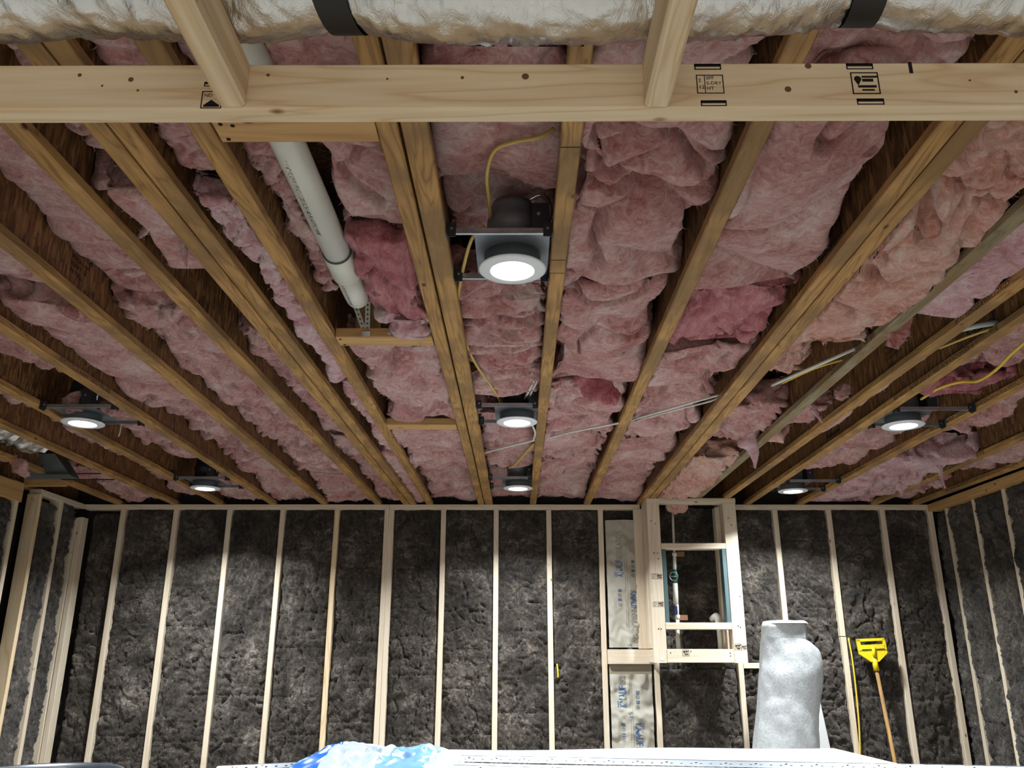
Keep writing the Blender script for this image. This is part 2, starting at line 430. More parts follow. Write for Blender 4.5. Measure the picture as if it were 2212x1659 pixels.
# ------------------------------------------------------------------ back wall framing
SP = .038
back_x = [-3.005, -2.598, -2.189, -1.785, -1.369, -.990, -.952, -.559, -.159, .243, .633, .925, 1.96, 2.369, 2.775, 3.135]
ords = ['first', 'second', 'third', 'fourth', 'fifth', 'sixth', 'seventh', 'eighth', 'ninth', 'tenth', 'eleventh']
slab = ['leftmost pale stud of the back wall, beside the dark corner bay',
        'second back wall stud from the left', 'third back wall stud from the left, under the left lamp',
        'fourth back wall stud from the left', 'fifth back wall stud from the left, more yellow than others',
        'left stud of the doubled pair in the back wall', 'right stud of the doubled pair in the back wall',
        'single back wall stud next right of the doubled pair', 'back wall stud straight under the middle lamps',
        'back wall stud between middle lamps and the paper bags, with yellow mark', 'back wall stud just left of the printed paper bags',
        'knotty stud between the paper bags and the chase frame', 'back wall stud rising behind the white roll',
        'split back wall stud beside the yellow cable and mop', 'back wall stud right of the yellow mop',
        'last back wall stud in the right corner']
SPL = [None]*len(back_x)
for i, x in enumerate(back_x):
    if i == 13:
        r = empty('wall_stud', (x, D+.045, -EYE), slab[i], 'stud', 'pale studs of the back wall')
        lumber('lower_length', x-.019, x+.019, D, D+.089, -EYE+SP, .135, wood('stud', 'z'), r)
        lumber('upper_length', x-.021, x+.017, D, D+.089, .140, H-SP, wood('stud', 'z'), r)
    else:
        hw = .044 if i == 11 else .019
        o = lumber('wall_stud', x-hw, x+hw, D if i != 11 else D-.01, D+.089 if i != 11 else D+.028, (-EYE+SP) if i != 11 else .05, H-SP, wood('stud' if i != 4 else 'pine', 'z'), wave=.0015)
        tag(o, slab[i], 'stud', 'pale studs of the back wall')
def plate(name, label, *b, ax='x', kind='stud'):
    return tag(lumber(name, *b, wood(kind, ax)), label, 'plate', 'plates of the stud walls')
plate('top_plate', 'top plate of the back wall, left length', XL+.0, -.972, D, D+.089, H-SP, H)
plate('top_plate', 'top plate of the back wall, middle length above the doubled stud', -.970, .935, D, D+.089, H-SP, H)
plate('top_plate', 'top plate of the back wall, right of the chase frame', 1.60, XR+.08, D, D+.089, H-SP, H)
plate('bottom_plate', 'bottom plate of the back wall on the floor', XL, XR, D, D+.089, -EYE, -EYE+SP)

# left wall: far stretch, end post, nearer stretch
plate('top_plate', 'top plate of the left wall running to the back corner', XL-.089, XL, 5.72, D-.002, H-SP, H, ax='y')
def lstud(label, x0, x1, y0, y1, z1=H-SP, kind='stud', z0=-EYE+SP):
    return tag(lumber('wall_stud', x0, x1, y0, y1, z0, z1, wood(kind, 'z'), wave=.002), label, 'stud', 'studs of the left wall')
po = lstud('wide pale end post of the left wall with wool behind', XL-.089, XL, 5.70, 5.738, kind='pine')
nails(po, [((XL-.05, 5.699, 1.03), 1), ((XL-.035, 5.699, 1.015), 1)], .004)
lstud('left wall stud half covered by brown wool, behind the end post', XL-.089, XL, 5.99, 6.028)
lstud('broad double stud in the left back corner', XL-.089, XL+.004, 6.235, 6.285, z1=.98)
lstud('corner nailer in the left back corner', XL+.006, XL+.044, 6.24, D-.002, z1=.985)
plate('bottom_plate', 'bottom plate of the left wall far stretch', XL-.089, XL, 5.72, D-.002, -EYE, -EYE+SP, ax='y')
plate('header', 'thick nailed header of the nearer left wall stretch', XL-.089, XL, 3.0, 5.50, H-.13, H-.004, ax='y', kind='block')
lstud('left wall stud at the end of the nearer stretch', XL-.089, XL, 5.44, 5.478, z1=H-.13)
lstud('left wall stud at the very edge of the picture', XL-.089, XL, 5.12, 5.158, z1=H-.13)
plate('bottom_plate', 'bottom plate of the left wall nearer stretch', XL-.089, XL, 3.0, 5.50, -EYE, -EYE+SP, ax='y')
block('dark board over the end post of the left wall', -3.37, -3.085, 5.60, 5.64, H+.001, H+.10)

# right wall
plate('top_plate', 'doubled top plate along the right wall', XR-.062, XR+.089, 2.6, D-.001, H-.055, H-.001, ax='y', kind='block')
plate('bottom_plate', 'bottom plate of the right wall', XR, XR+.089, 2.6, D+.085, -EYE, -EYE+SP, ax='y')
for y, lab in ((6.18, 'right wall stud in the corner, partly hidden by wool'), (5.80, 'right wall stud, second from the corner, thin strips showing'),
               (5.42, 'right wall stud, third from the corner, thin strip showing'), (5.0, 'right wall stud nearest the picture edge')):
    tag(lumber('wall_stud', XR, XR+.089, y-.019, y+.019, -EYE+SP, H-.056, wood('stud', 'z'), wave=.003), lab, 'stud', 'studs of the right wall')

# ------------------------------------------------------------------ soffit frame near the camera
YB, ZB = 1.135, .835
bm = tag(lumber('soffit_beam', XL, XR, YB, YB+.038, ZB, ZB+.089, wood('pine', 'x'), ch=.004),
         'long pale lumber beam crossing the whole picture near the top', 'beam')
def stamp(parent, org, ex, ey, sc, style):
    m = MB()
    if style == 'nd':
        frame_rect(m, org, ex, ey, .045*sc, .044*sc, .0022*sc, .0006)
        write(m, 'ND', np.array(org)+.004*np.array(ex)+.029*sc*np.array(ey), ex, ey, .012*sc, .0006)
        o = np.array(org)
        m.add([o+a*np.array(ex)*sc+b*np.array(ey)*sc+np.cross(ex, ey)*.0006 for a, b in ((.006, .008), (.040, .008), (.022, .022))], [(0, 1, 2)])
        quad(m, org, ex, ey, .006*sc, .040*sc, .004*sc, .009*sc, .0006)
    elif style == 'grid':
        frame_rect(m, org, ex, ey, .044*sc, .036*sc, .0016*sc, .0006); quad(m, org, ex, ey, .013*sc, .0142*sc, 0, .036*sc, .0006)
        for k, s in enumerate(('SPF', 'S-DRY', 'HT')):
            write(m, s, np.array(org)+.016*sc*np.array(ex)+(.027-.010*k)*sc*np.array(ey), ex, ey, .009*sc, .0006)
        for k, s in enumerate(('2', '12')): write(m, s, np.array(org)+.003*sc*np.array(ex)+(.022-.013*k)*sc*np.array(ey), ex, ey, .010*sc, .0006)
    elif style == 'tree':
        frame_rect(m, org, ex, ey, .045*sc, .042*sc, .0020*sc, .0006)
        o = np.array(org)+.011*sc*np.array(ex)+.029*sc*np.array(ey); nn = np.cross(ex, ey)*.0006
        m.add([o+.006*sc*(math.cos(k*math.pi/6)*np.array(ex)+math.sin(k*math.pi/6)*np.array(ey))+nn for k in range(12)], [tuple(range(12))])
        m.add([o+a*sc*np.array(ex)+b*sc*np.array(ey)+nn for a, b in ((-.004, -.005), (0, -.012), (.004, -.005))], [(0, 1, 2)])
        for k, (a, b, h) in enumerate(((.018, .043, .0035), (.018, .036, .0055), (.010, .040, .0045), (.016, .036, .0030))):
            z = (.0315, .0240, .0125, .0065)[k]; quad(m, org, ex, ey, a*sc, b*sc, z*sc, (z+h)*sc, .0006)
    elif style == 'strip':
        quad(m, org, ex, ey, 0, .045*sc, .006*sc, .012*sc, .0006); frame_rect(m, org, ex, ey, .046*sc, .012*sc, .002*sc, .0006)
    return tag(m.build('lumber_stamp', INK, parent), 'black grade stamp')
EX, EZ = np.array([1., 0, 0]), np.array([0, 0, 1.])
def bx(px): return P(px, 200, 'y', YB)[0]
stamp(bm, (bx(437), YB, ZB+.002), EX, EZ, .75, 'nd'); stamp(bm, (bx(439), YB, ZB+.044), EX, EZ, .75, 'strip')
stamp(bm, (bx(1506), YB, ZB+.028), EX, EZ, 1.0, 'grid'); stamp(bm, (bx(1512), YB, ZB-.006+.010), EX, EZ, .9, 'strip')
stamp(bm, (bx(1504), YB, ZB+.074), EX, EZ, .95, 'strip')
stamp(bm, (bx(1842), YB, ZB+.026), EX, EZ, 1.0, 'tree'); stamp(bm, (bx(1848), YB, ZB+.006), EX, EZ, .95, 'strip'); stamp(bm, (bx(1836), YB, ZB+.074), EX, EZ, .95, 'strip')
mm = MB(); quad(mm, (bx(1972), YB, ZB+.066), EX+.0*EZ, EZ, 0, .006, 0, .022, .0006); tag(mm.build('pencil_mark', INK, bm), 'short black marker stroke')
mk_ = MB()
for px, dz, r in ((165, .067, .0035), (278, .058, .0045), (218, .046, .002), (297, .037, .0022), (575, .066, .003), (835, .058, .002), (998, .060, .003), (1135, .062, .006), (1703, .036, .0055), (1753, .081, .0055), (2100, .052, .002), (2195, .03, .003)):
    mk_.tube([(bx(px), YB-.0004, ZB+dz), (bx(px), YB+.0006, ZB+dz)], r, 10)
tag(mk_.build('knots', plain('knot_brown', (.14, .060, .022), .7), bm), 'small dark brown knots', kind='stuff')
s1 = tag(lumber('soffit_rung', -.479, -.437, .28, YB-.001, ZB+.004, ZB+.089, wood('pine', 'y'), ch=.005), 'left short rung of the soffit frame, running overhead to the beam', 'rung', 'rungs of the soffit frame')
s2 = tag(lumber('soffit_rung', .205, .245, .28, YB-.001, ZB+.002, ZB+.089, wood('pine', 'y'), ch=.005), 'right short rung of the soffit frame, running overhead to the beam', 'rung', 'rungs of the soffit frame')

# ------------------------------------------------------------------ glass wool
def grid_faces(nr, nc):
    i = np.arange(nr-1)[:, None]*nc+np.arange(nc-1)[None, :]
    return np.stack([i, i+1, i+1+nc, i+nc], -1).reshape(-1, 4)
def grid_normals(G):
    du = np.gradient(G, axis=1); dv = np.gradient(G, axis=0)
    n = np.cross(du, dv); l = np.linalg.norm(n, axis=2, keepdims=True); l[l < 1e-9] = 1; return n/l
def fibres(name, parent, Pt, Nm, n, mat, depth, lo=.008, hi=.026, sag=.5):
    """loose fibres standing out of a wool surface"""
    if n <= 0: return
    idx = RNG.integers(0, len(Pt), n); p = Pt[idx]; nn = Nm[idx]
    L = RNG.uniform(lo, hi, n)[:, None]; w = .00055*max(1, depth/2.6)
    d = nn+RNG.normal(0, .55, (n, 3)); d[:, 2] -= sag*.5; d /= np.linalg.norm(d, axis=1, keepdims=True)
    s = np.cross(d, RNG.normal(0, 1, (n, 3))); s /= np.linalg.norm(s, axis=1, keepdims=True)
    p = p-nn*.002; mid = p+d*L*.55; tip = p+d*L+RNG.normal(0, .35, (n, 3))*L*.5
    V = np.concatenate([p-s*w, p+s*w, mid+s*w*.7, mid-s*w*.7, tip], 0); k = np.arange(n)
    F = np.concatenate([np.stack([k, k+n, k+2*n], 1), np.stack([k, k+2*n, k+3*n], 1), np.stack([k+3*n, k+2*n, k+4*n], 1)], 0)
    return tag(mk(name, V, F, mat, parent), 'fine loose fibres', kind='stuff')
GP = 'pink glass wool between the ceiling joists'
def batt(label, xl, xr, y0, y1, zb, th=.12, amp=.030, fs=.10, seed=1, mat=None, tilt=0, sag=0, ends=(.5, .5), an=(1, 1), gap=(.008, .008),
         free=False, fib=1.0, zfun=None, ro=.75, drop=0, group=GP, name='insulation_batt'):
    """one batt lying between two lines xl(y), xr(y); zb = height of its underside above the joist undersides"""
    if isinstance(xl, str): kl = xl; fl = lambda y: np.array([jx(kl, q) for q in np.atleast_1d(y)]); wl = JS[kl][4]/2
    else: fl = lambda y: np.full(np.atleast_1d(y).shape, float(xl)); wl = .0
    if isinstance(xr, str): kr = xr; fr = lambda y: np.array([jx(kr, q) for q in np.atleast_1d(y)]); wr = JS[kr][4]/2
    else: fr = lambda y: np.full(np.atleast_1d(y).shape, float(xr)); wr = .0
    ym = max(.9, (y0+y1)/2); st = min(.017, max(.0068, .0036*ym))
    wd = float(fr(ym)[0]-fl(ym)[0]); rc = min(.035, wd*.25, th*.4)
    # cross profile: (fraction across, height)
    ns = max(3, int((th-rc)/st)); na = 5; nb = max(4, int((wd-2*rc)/st))
    prof = [(0., th-(th-rc)*k/ns) for k in range(ns)]
    prof += [((rc-rc*math.cos(a))/wd, rc-rc*math.sin(a)) for a in np.linspace(0, math.pi/2, na)]
    prof += [(rc/wd+(1-2*rc/wd)*k/nb, 0.) for k in range(1, nb)]
    prof += [(1-(rc-rc*math.sin(a))/wd, rc-rc*math.cos(a)) for a in np.linspace(0, math.pi/2, na)]
    prof += [(1., rc+(th-rc)*k/ns) for k in range(1, ns+1)]
    pr = np.array(prof); nl = max(6, int((y1-y0)/st)); ne = max(3, int(th/st))
    rows = []      # (y, minimum height)
    for k in range(ne): t = 1-k/ne; rows.append((y0+.02*t*t*0, th*t, (1-ends[0])*th*.5*t))
    for k in range(nl+1): rows.append((y0+(y1-y0)*k/nl, 0., 0.))
    for k in range(1, ne+1): t = k/ne; rows.append((y1, th*t, -(1-ends[1])*th*.5*t))
    R = np.array(rows); yy = R[:, 0]+R[:, 2]
    xl_, xr_ = fl(yy)+gap[0], fr(yy)-gap[1]
    X = xl_[:, None]+(xr_-xl_)[:, None]*pr[None, :, 0]
    Z = np.maximum(pr[None, :, 1], R[:, 1][:, None])
    Y = np.repeat(yy[:, None], len(pr), 1)
    # soften the bottom edge of the ends
    e = np.minimum(yy-y0, y1-yy); Z = Z+np.where(R[:, 1] == 0, .5*np.clip(.03-e, 0, .03), .015)[:, None]*(Z < th*.8)
    Z = H+zb+Z+tilt*(pr[None, :, 0]-.5)-sag*np.sin(np.pi*np.clip((Y-y0)/(y1-y0), 0, 1))*np.sin(np.pi*pr[None, :, 0])
    if drop: Z = Z-drop*np.clip((Y-5.75)/.4, 0, 1)
    if zfun is not None: Z = Z+zfun(pr[None, :, 0]+0*Y, Y)
    G = np.stack([X, Y, Z], -1); nm = -grid_normals(G)
    if nm[ne+nl//2, len(pr)//2, 2] > 0: nm = -nm
    Pt = G.reshape(-1, 3); Nm = nm.reshape(-1, 3)
    A = np.array([an[0], an[1], 1.]); q = Pt*A
    wv = pn3(q/(fs*2.2), seed)*.95
    q1 = q/(fs*1.45)+wv
    b1 = np.abs(pn(q1, seed+3))**.62; b2 = np.abs(pn(q1*2.4+1.9*pn3(q1*.9, seed+5), seed+9))**.7; b3 = np.abs(pn(q1*5.3+1.2*pn3(q1*2, seed+8), seed+12))
    low = pn(Pt/(fs*3.4), seed+21)
    cn = np.abs(pn(q/(fs*2.5)+.55*pn3(q/(fs*.9), seed+15), seed+17)); cleft = np.exp(-(cn/.055)**2)*(pn(Pt/(fs*4), seed+19) > -.18)
    d = amp*(2.5*b1-1.15)+ro*(amp*.62*(b2-.38)+amp*.30*(b3-.2))+amp*1.3*low-amp*1.35*cleft
    Pt = Pt+Nm*d[:, None]+pn3(Pt/(fs*1.2), seed+40)*amp*np.array([1.0, 1.0, .3])
    zm = H+min(zb, .02)-.022; dz_ = Pt[:, 2]-zm; Pt[:, 2] = np.where(dz_ < .03, zm+.03*np.exp(np.minimum(dz_-.03, 0)/.03), Pt[:, 2])
    # keep between webs (above the flanges) or between the flange edges (below their tops)
    if not free:
        lo = fl(Pt[:, 1]); hi = fr(Pt[:, 1]); t = np.clip((Pt[:, 2]-(H+.030))/.02, 0, 1)
        j = .006*pn(Pt/.03, seed+60)
        Pt[:, 0] = np.clip(Pt[:, 0], lo+(1-t)*(wl+.002)+t*.0065+np.abs(j)*t, hi-(1-t)*(wr+.002)-t*.0065-np.abs(j)*t)
    Pt[:, 2] = np.minimum(Pt[:, 2], H+.298)
    F = grid_faces(len(R), len(pr))
    root = mk(name, Pt, F, mat or PINK, None, True)
    tag(root, label, 'insulation', group)
    low_side = Nm[:, 2] < .75
    area = wd*(y1-y0)+2*th*(y1-y0)
    fibres('loose_fibres', root, Pt[low_side], Nm[low_side], int(fib*area*2400/max(1, ym/2.0)**1.1), FIBRE, ym, .006, .019)
    return root
def tuft(label, path, radii, seed=1, mat=None, flat=.55, amp=.35, group='torn wisps of wool hanging from the ceiling', name='wool_tuft', n=14, parent=None, fib=120):
    """a torn wisp hanging along a path"""
    pts = smooth_path(path, 9); m = len(pts)
    rr = np.interp(np.linspace(0, 1, m), np.linspace(0, 1, len(radii)), radii)
    V = []; up = np.array([.31, .77, .2])
    for i, p in enumerate(pts):
        t = pts[min(i+1, m-1)]-pts[max(0, i-1)]; t = t/np.linalg.norm(t)
        a = np.cross(t, up); a /= np.linalg.norm(a); b = np.cross(a, t)
        for k in range(n):
            w = 2*math.pi*k/n; V.append(p+rr[i]*(math.cos(w)*a+flat*math.sin(w)*b))
    V = np.array(V); C = np.repeat(np.array(pts), n, 0); r_ = np.repeat(rr, n)[:, None]
    nn = (V-C)/np.maximum(r_, 1e-5); s = max(np.max(rr)*1.2, .012)
    V = V+nn*r_*amp*(2.2*np.abs(pn(V/s, seed))-.35)[:, None]+pn3(V/(s*1.4), seed+4)*r_*.5
    F = []
    for i in range(m-1):
        for k in range(n): F.append((i*n+k, i*n+(k+1) % n, (i+1)*n+(k+1) % n, (i+1)*n+k))
    F.append(tuple(range(n-1, -1, -1))); F.append(tuple(range((m-1)*n, m*n)))
    o = mk(name, V, F, mat or PALE, parent, True)
    if parent is None: tag(o, label, 'insulation', group)
    fibres('loose_fibres', o, V, nn, fib, FIBRE, max(2, V[:, 1].mean()), .005, .02)
    return o

# --- bays from left to right
batt('pink batt between far left joists above the left wall', 'Jm9', 'Jm8', 4.3, 5.15, .06, seed=2)
batt('pink batt in the left corner bay beyond the duct boot', 'Jm8', 'Jm7', 5.45, 6.4, .08, seed=4, drop=0.036, amp=.03)
batt('long pink batt just left of the two left lamps', 'Jm7', 'Jm6', 3.2, 6.4, 0.122, seed=5, tilt=-0.045, drop=0.048, amp=.024, fs=.08)
batt('pink batt in front of the nearest left lamp', 'Jm6', 'Jm5', 2.35, 3.55, 0.117, seed=6, tilt=-0.045, sag=.01, fs=.13, amp=.022)
batt('pink batt between the two left lamps', 'Jm6', 'Jm5', 4.12, 5.22, 0.102, seed=7, tilt=-0.045, fs=.09)
batt('small pink batt beyond the farther left lamp by the top plate', 'Jm6', 'Jm5', 5.75, 6.4, 0.1, seed=8, drop=0.054)
batt('pink batt at left picture edge, nearest piece right of the lettered joist', 'Jm5', 'Jm4', 1.5, 2.62, 0.112, seed=9, tilt=-0.045, fs=.14, amp=.022)
batt('thick pink batt with square torn end right of the lettered joist', 'Jm5', 'Jm4', 2.66, 3.98, 0.050, th=.14, seed=10, tilt=-0.045, fs=0.2, ro=0.5, amp=.026, ends=(.9, .6))
batt('pink batt beyond the thick one, right of the lettered joist', 'Jm5', 'Jm4', 4.0, 5.15, 0.097, seed=11, tilt=-0.045, fs=.09)
batt('far pink batt by the top plate, right of the lettered joist', 'Jm5', 'Jm4', 5.2, 6.4, 0.085, seed=12, drop=0.048)
batt('wide smooth pink batt at upper left, streaked and ragged on its left edge', 'Jm4', 'Jm3', 1.15, 2.72, 0.125, seed=13, tilt=-0.045, fs=0.2, ro=0.5, amp=.020, an=(.6, 1.4))
batt('big crumpled pink batt with torn square end in the middle left', 'Jm4', 'Jm3', 2.72, 5.2, 0.064, th=.14, seed=14, tilt=-0.045, fs=.085, amp=.028, ends=(.8, .5))
batt('far pink batt by the top plate left of the left double joist', 'Jm4', 'Jm3', 5.25, 6.4, 0.085, seed=15, drop=0.048)
batt('pink lump just beyond the soffit beam, left of the left double joist', 'Jm3', 'D1a', 1.25, 1.80, 0.100, seed=16, amp=.02, sag=.015, gap=(.03, .008))
batt('drooping pink batt with ragged tongues left of the left double joist', 'Jm3', 'D1a', 1.86, 2.32, 0.025, th=.13, seed=17, fs=0.16, ro=0.5, amp=.018, gap=(.03, .008))
batt('narrow mauve batt squeezed along the left double joist', -1.0, 'D1a', 2.3, 3.0, .09, seed=18, fs=.1, amp=.015)
batt('narrow crumpled batt farther along the left double joist', 'Jm3', 'D1a', 2.98, 4.55, 0.085, seed=19, fs=.08, amp=.022, gap=(.02, .008))
batt('far narrow batt near the top plate by the left double joist', 'Jm3', 'D1a', 4.6, 6.4, 0.08, seed=20, drop=0.042, fs=.09, amp=.022)
batt('thin pink strip beside the soffit beam, right of the left double joist', 'D1b', 'Jm2', .9, 1.82, .06, seed=21, amp=.012, fs=.09)
batt('small pink chunk stuck between left double joist and next joist', 'D1b', 'Jm2', 1.86, 2.12, -.012, th=.10, seed=22, amp=.014, fs=.07, mat=PALE, gap=(.045, .006))
batt('whitish rag of wool lying along the left double joist', 'D1b', 'Jm2', 2.12, 2.72, .004, th=.10, seed=23, amp=.016, fs=.09, mat=PALE, tilt=.03, gap=(.07, .006))
batt('second whitish rag of wool farther along the left double joist', 'D1b', 'Jm2', 2.74, 3.35, .006, th=.10, seed=24, amp=.016, fs=.09, mat=PALE, tilt=.03, gap=(.07, .006))
batt('thin pink strip between the left double joist and next, farther in', 'D1b', 'Jm2', 3.4, 4.7, .01, th=.10, seed=25, amp=.014, fs=.08, gap=(.06, .006))
batt('thin pink strip between the left double joist and next, by the plate', 'D1b', 'Jm2', 4.75, 6.4, .02, th=.10, seed=26, amp=.014, fs=.08)
batt('pink batt above the soffit beam, left of the middle double joist', 'Jm2', 'D2a', .55, 1.55, .09, seed=27, fs=.14)
batt('ragged pink fringe between joist and white pipe', 'Jm2', -.612, 1.62, 2.66, .10, th=.12, seed=28, fs=.07, amp=.016, gap=(.02, .0), free=True, fib=2)
batt('folded pink batt right of the white pipe', -.520, 'D2a', 1.64, 2.20, .11, th=.13, seed=29, fs=0.2, ro=0.45, amp=.026, sag=-.02)
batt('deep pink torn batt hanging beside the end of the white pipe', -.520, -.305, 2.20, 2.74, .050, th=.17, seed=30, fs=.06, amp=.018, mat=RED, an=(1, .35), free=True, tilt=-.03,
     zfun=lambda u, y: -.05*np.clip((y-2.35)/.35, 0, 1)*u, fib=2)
batt('pale torn lump under the deep pink batt, over the pipe block', -.455, -.305, 2.66, 2.815, -.015, th=.15, seed=66, fs=.09, amp=.020, mat=PALE, free=True, fib=2.5)
batt('plump pink batt between the two blocks left of the middle lamps', 'Jm2', 'D2a', 2.94, 4.00, .012, th=.14, seed=31, fs=0.17, ro=0.6, amp=.030, gap=(.05, .008), fib=1.6)
batt('pink batt beyond the farther block left of the middle lamps', 'Jm2', 'D2a', 4.16, 5.15, .015, th=.13, seed=32, fs=.12, amp=.028)
batt('far pink batt in shade by the top plate left of the middle lamps', 'Jm2', 'D2a', 5.2, 6.4, 0.1, seed=33, drop=0.054, fs=.12)
batt('pink batt above the soffit beam and the nearest middle lamp', 'D2b', 'N0', .55, 2.00, .13, th=.12, seed=34, fs=0.18, ro=0.55, amp=.030)
batt('pink wool packed over the nearest middle lamp', 'D2b', 'N0', 2.00, 2.42, .20, th=.08, seed=35, fs=.12, amp=.016)
batt('pink batt with crosswise folds between first and second middle lamps', 'D2b', 'N0', 2.43, 3.66, .045, th=.14, seed=36, fs=.10, amp=.034, an=(.55, 1.5), sag=.02)
batt('pink wool packed over the second middle lamp', 'D2b', 'N0', 3.68, 4.06, .20, th=.08, seed=37, amp=.016)
batt('pink batt between second and third middle lamps', 'D2b', 'N0', 4.08, 5.28, .06, th=.14, seed=38, fs=.12, an=(.6, 1.3))
batt('pink wool in shade beyond the third middle lamp', 'D2b', 'N0', 5.65, 6.4, 0.13, th=.10, seed=39, drop=0.066, amp=.016)
batt('huge billowing pink batt right of the nearest middle lamp', 'N0', 'J1', .55, 2.42, 0.036, th=.16, seed=40, gap=(.008, .030), tilt=0.04, fs=0.22, ro=0.45, amp=.046, sag=.01)
batt('second billowing pink batt right of the middle lamps', 'N0', 'J1', 2.43, 3.42, 0.026, th=.16, seed=41, gap=(.008, .030), tilt=0.04, fs=0.2, ro=0.5, amp=.046, sag=.01)
batt('third pink batt right of the middle lamps with a torn slab', 'N0', 'J1', 3.44, 4.60, 0.026, th=.16, seed=42, gap=(.008, .030), tilt=0.04, fs=0.17, ro=0.55, amp=.042)
batt('fourth pink batt right of the middle lamps', 'N0', 'J1', 4.62, 5.45, 0.036, th=.15, seed=43, gap=(.008, .030), tilt=0.04, fs=.13, amp=.036)
batt('dim pink wool by the top plate right of the third middle lamp', 'N0', 'J1', 5.5, 6.4, 0.1, th=.11, seed=44, drop=0.054, amp=.02)
batt('smooth pink batt above the soffit beam left of the right double joist', 'J1', 'D3a', .55, 1.50, .05, th=.14, seed=45, fs=.22, amp=.024)
batt('bulging pink batt with curled edge left of the right double joist', 'J1', 'D3a', 1.52, 2.48, 0.028, th=.16, seed=46, gap=(.008, .045), tilt=0.04, fs=0.22, ro=0.45, amp=.046)
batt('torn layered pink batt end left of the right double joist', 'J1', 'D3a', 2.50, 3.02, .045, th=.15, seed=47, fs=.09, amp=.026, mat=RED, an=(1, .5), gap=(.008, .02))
batt('long lumpy pink batt left of the right double joist', 'J1', 'D3a', 3.03, 4.35, 0.026, th=.15, seed=48, gap=(.008, .030), tilt=0.04, fs=0.18, ro=0.55, amp=.040)
batt('farther pink batt left of the right double joist', 'J1', 'D3a', 4.37, 5.45, 0.041, th=.14, seed=49, gap=(.008, .030), tilt=0.04, fs=0.17, ro=0.6, amp=.034)
batt('dim pink wool by the top plate left of the chase', 'J1', 'D3a', 5.5, 6.4, 0.1, th=.11, seed=50, drop=0.054, amp=.02)
batt('salmon crumpled batt right of the right double joist', 'D3b', 'R2', .7, 2.92, .000, th=.17, seed=51, fs=0.15, ro=0.7, amp=.046, mat=SALMON, an=(1.2, .8))
batt('small torn salmon scrap against grey joist', 'D3b', 'R2', 3.02, 3.62, .12, th=.10, seed=52, fs=.09, amp=.030, mat=SALMON, gap=(.008, .06))
batt('torn pink batt end curling down in front of grey joist', 'D3b', 'R2', 3.85, 4.45, .030, th=.16, seed=53, fs=.10, amp=.034, ends=(.9, .6))
batt('cream pink batt sagging over the chase top', 'D3b', 'R2', 4.75, 6.03, -.012, th=.16, seed=54, fs=.09, amp=.030, mat=SALMON, an=(1.3, .6))
batt('smooth folded pink strip between the two closely set joists', 1.36, 'R3', .9, 2.72, .02, th=.12, seed=55, fs=.25, amp=.012, mat=PALE, tilt=-.03)
batt('small pink remnant between the closely set joists, farther in', 'R2', 'R3', 3.9, 4.2, .05, th=.10, seed=56, amp=.02, fs=.08)
batt('narrow pink strip along the closely set joist', 'R3', 1.625, 2.95, 4.25, .012, th=.09, seed=57, fs=.14, amp=.012, mat=PALE, tilt=.02)
batt('pink batt at right picture edge above the yellow cable', 'R4', 'R5', 2.45, 3.38, 0.070, th=.14, seed=58, tilt=0.04, fs=.15, amp=.030)
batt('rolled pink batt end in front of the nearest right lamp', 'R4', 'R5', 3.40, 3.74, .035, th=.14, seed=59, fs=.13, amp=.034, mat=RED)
batt('pink batt between the two right lamps', 'R4', 'R5', 4.10, 5.30, 0.055, th=.13, seed=60, tilt=0.04, fs=.13, amp=.034)
batt('pink shred under the lettered joist at the right edge', 'R5', 2.42, 3.1, 4.35, .045, th=.10, seed=61, fs=.10, amp=.028, fib=2)
batt('pale pink batt hanging over the top plate at the right', 'R5', 'R6', 4.75, 6.30, -.010, th=.16, seed=62, fs=0.17, ro=0.6, amp=.034, mat=PALE, ends=(.9, .5))
batt('pink batt above the right wall near the picture edge', 'R6', 'R7', 4.1, 5.25, .03, th=.14, seed=63, fs=.13, amp=.028)
batt('dim pink wool in the right back corner bay', 'R6', 'R7', 5.7, 6.4, 0.09, th=.12, seed=64, drop=0.048)

def PH(px, py, dz=0): return P(px, py, 'z', H+dz)
tuft('forked wisp hanging left of the left double joist', [P(392, 500, 'y', 2.16), P(396, 535, 'y', 2.16), P(402, 578, 'y', 2.16)], [.03, .016, .003], 3)
tuft('small curled wisp beside the forked one at upper left', [P(335, 470, 'y', 2.10), P(312, 500, 'y', 2.12), P(290, 522, 'y', 2.13)], [.02, .011, .002], 5)
tuft('long whitish wisp hanging below the right double joist', [P(1600, 905, 'y', 4.35), P(1612, 945, 'y', 4.35), P(1628, 975, 'y', 4.36), P(1632, 1012, 'y', 4.36)], [.075, .05, .028, .004], 7, mat=PALE)
tuft('pink curl of wool above the long whitish wisp', [P(1600, 900, 'y', 4.2), P(1650, 880, 'y', 4.2), P(1700, 885, 'y', 4.22), P(1712, 905, 'y', 4.22)], [.03, .05, .05, .02], 8, mat=RED)
tuft('orange pink flap of wool right of the long whitish wisp', [P(1640, 925, 'y', 4.4), P(1680, 935, 'y', 4.4), P(1700, 910, 'y', 4.4)], [.03, .05, .02], 9, mat=SALMON)
tuft('pink flap hanging left of the long whitish wisp', [P(1520, 900, 'y', 5.0), P(1510, 950, 'y', 5.0), P(1500, 970, 'y', 5.0)], [.05, .045, .02], 10, mat=PALE)
tuft('long thin strand hanging at the right near the wall', [P(2022, 925, 'y', 4.9), P(2028, 960, 'y', 4.9), P(2029, 1010, 'y', 4.9), P(2042, 1055, 'y', 4.9)], [.028, .012, .016, .004], 11)
tuft('short shred below the pale batt at the right', [P(1940, 1045, 'y', 5.3), P(1946, 1058, 'y', 5.3), P(1950, 1072, 'y', 5.3)], [.02, .010, .003], 12)
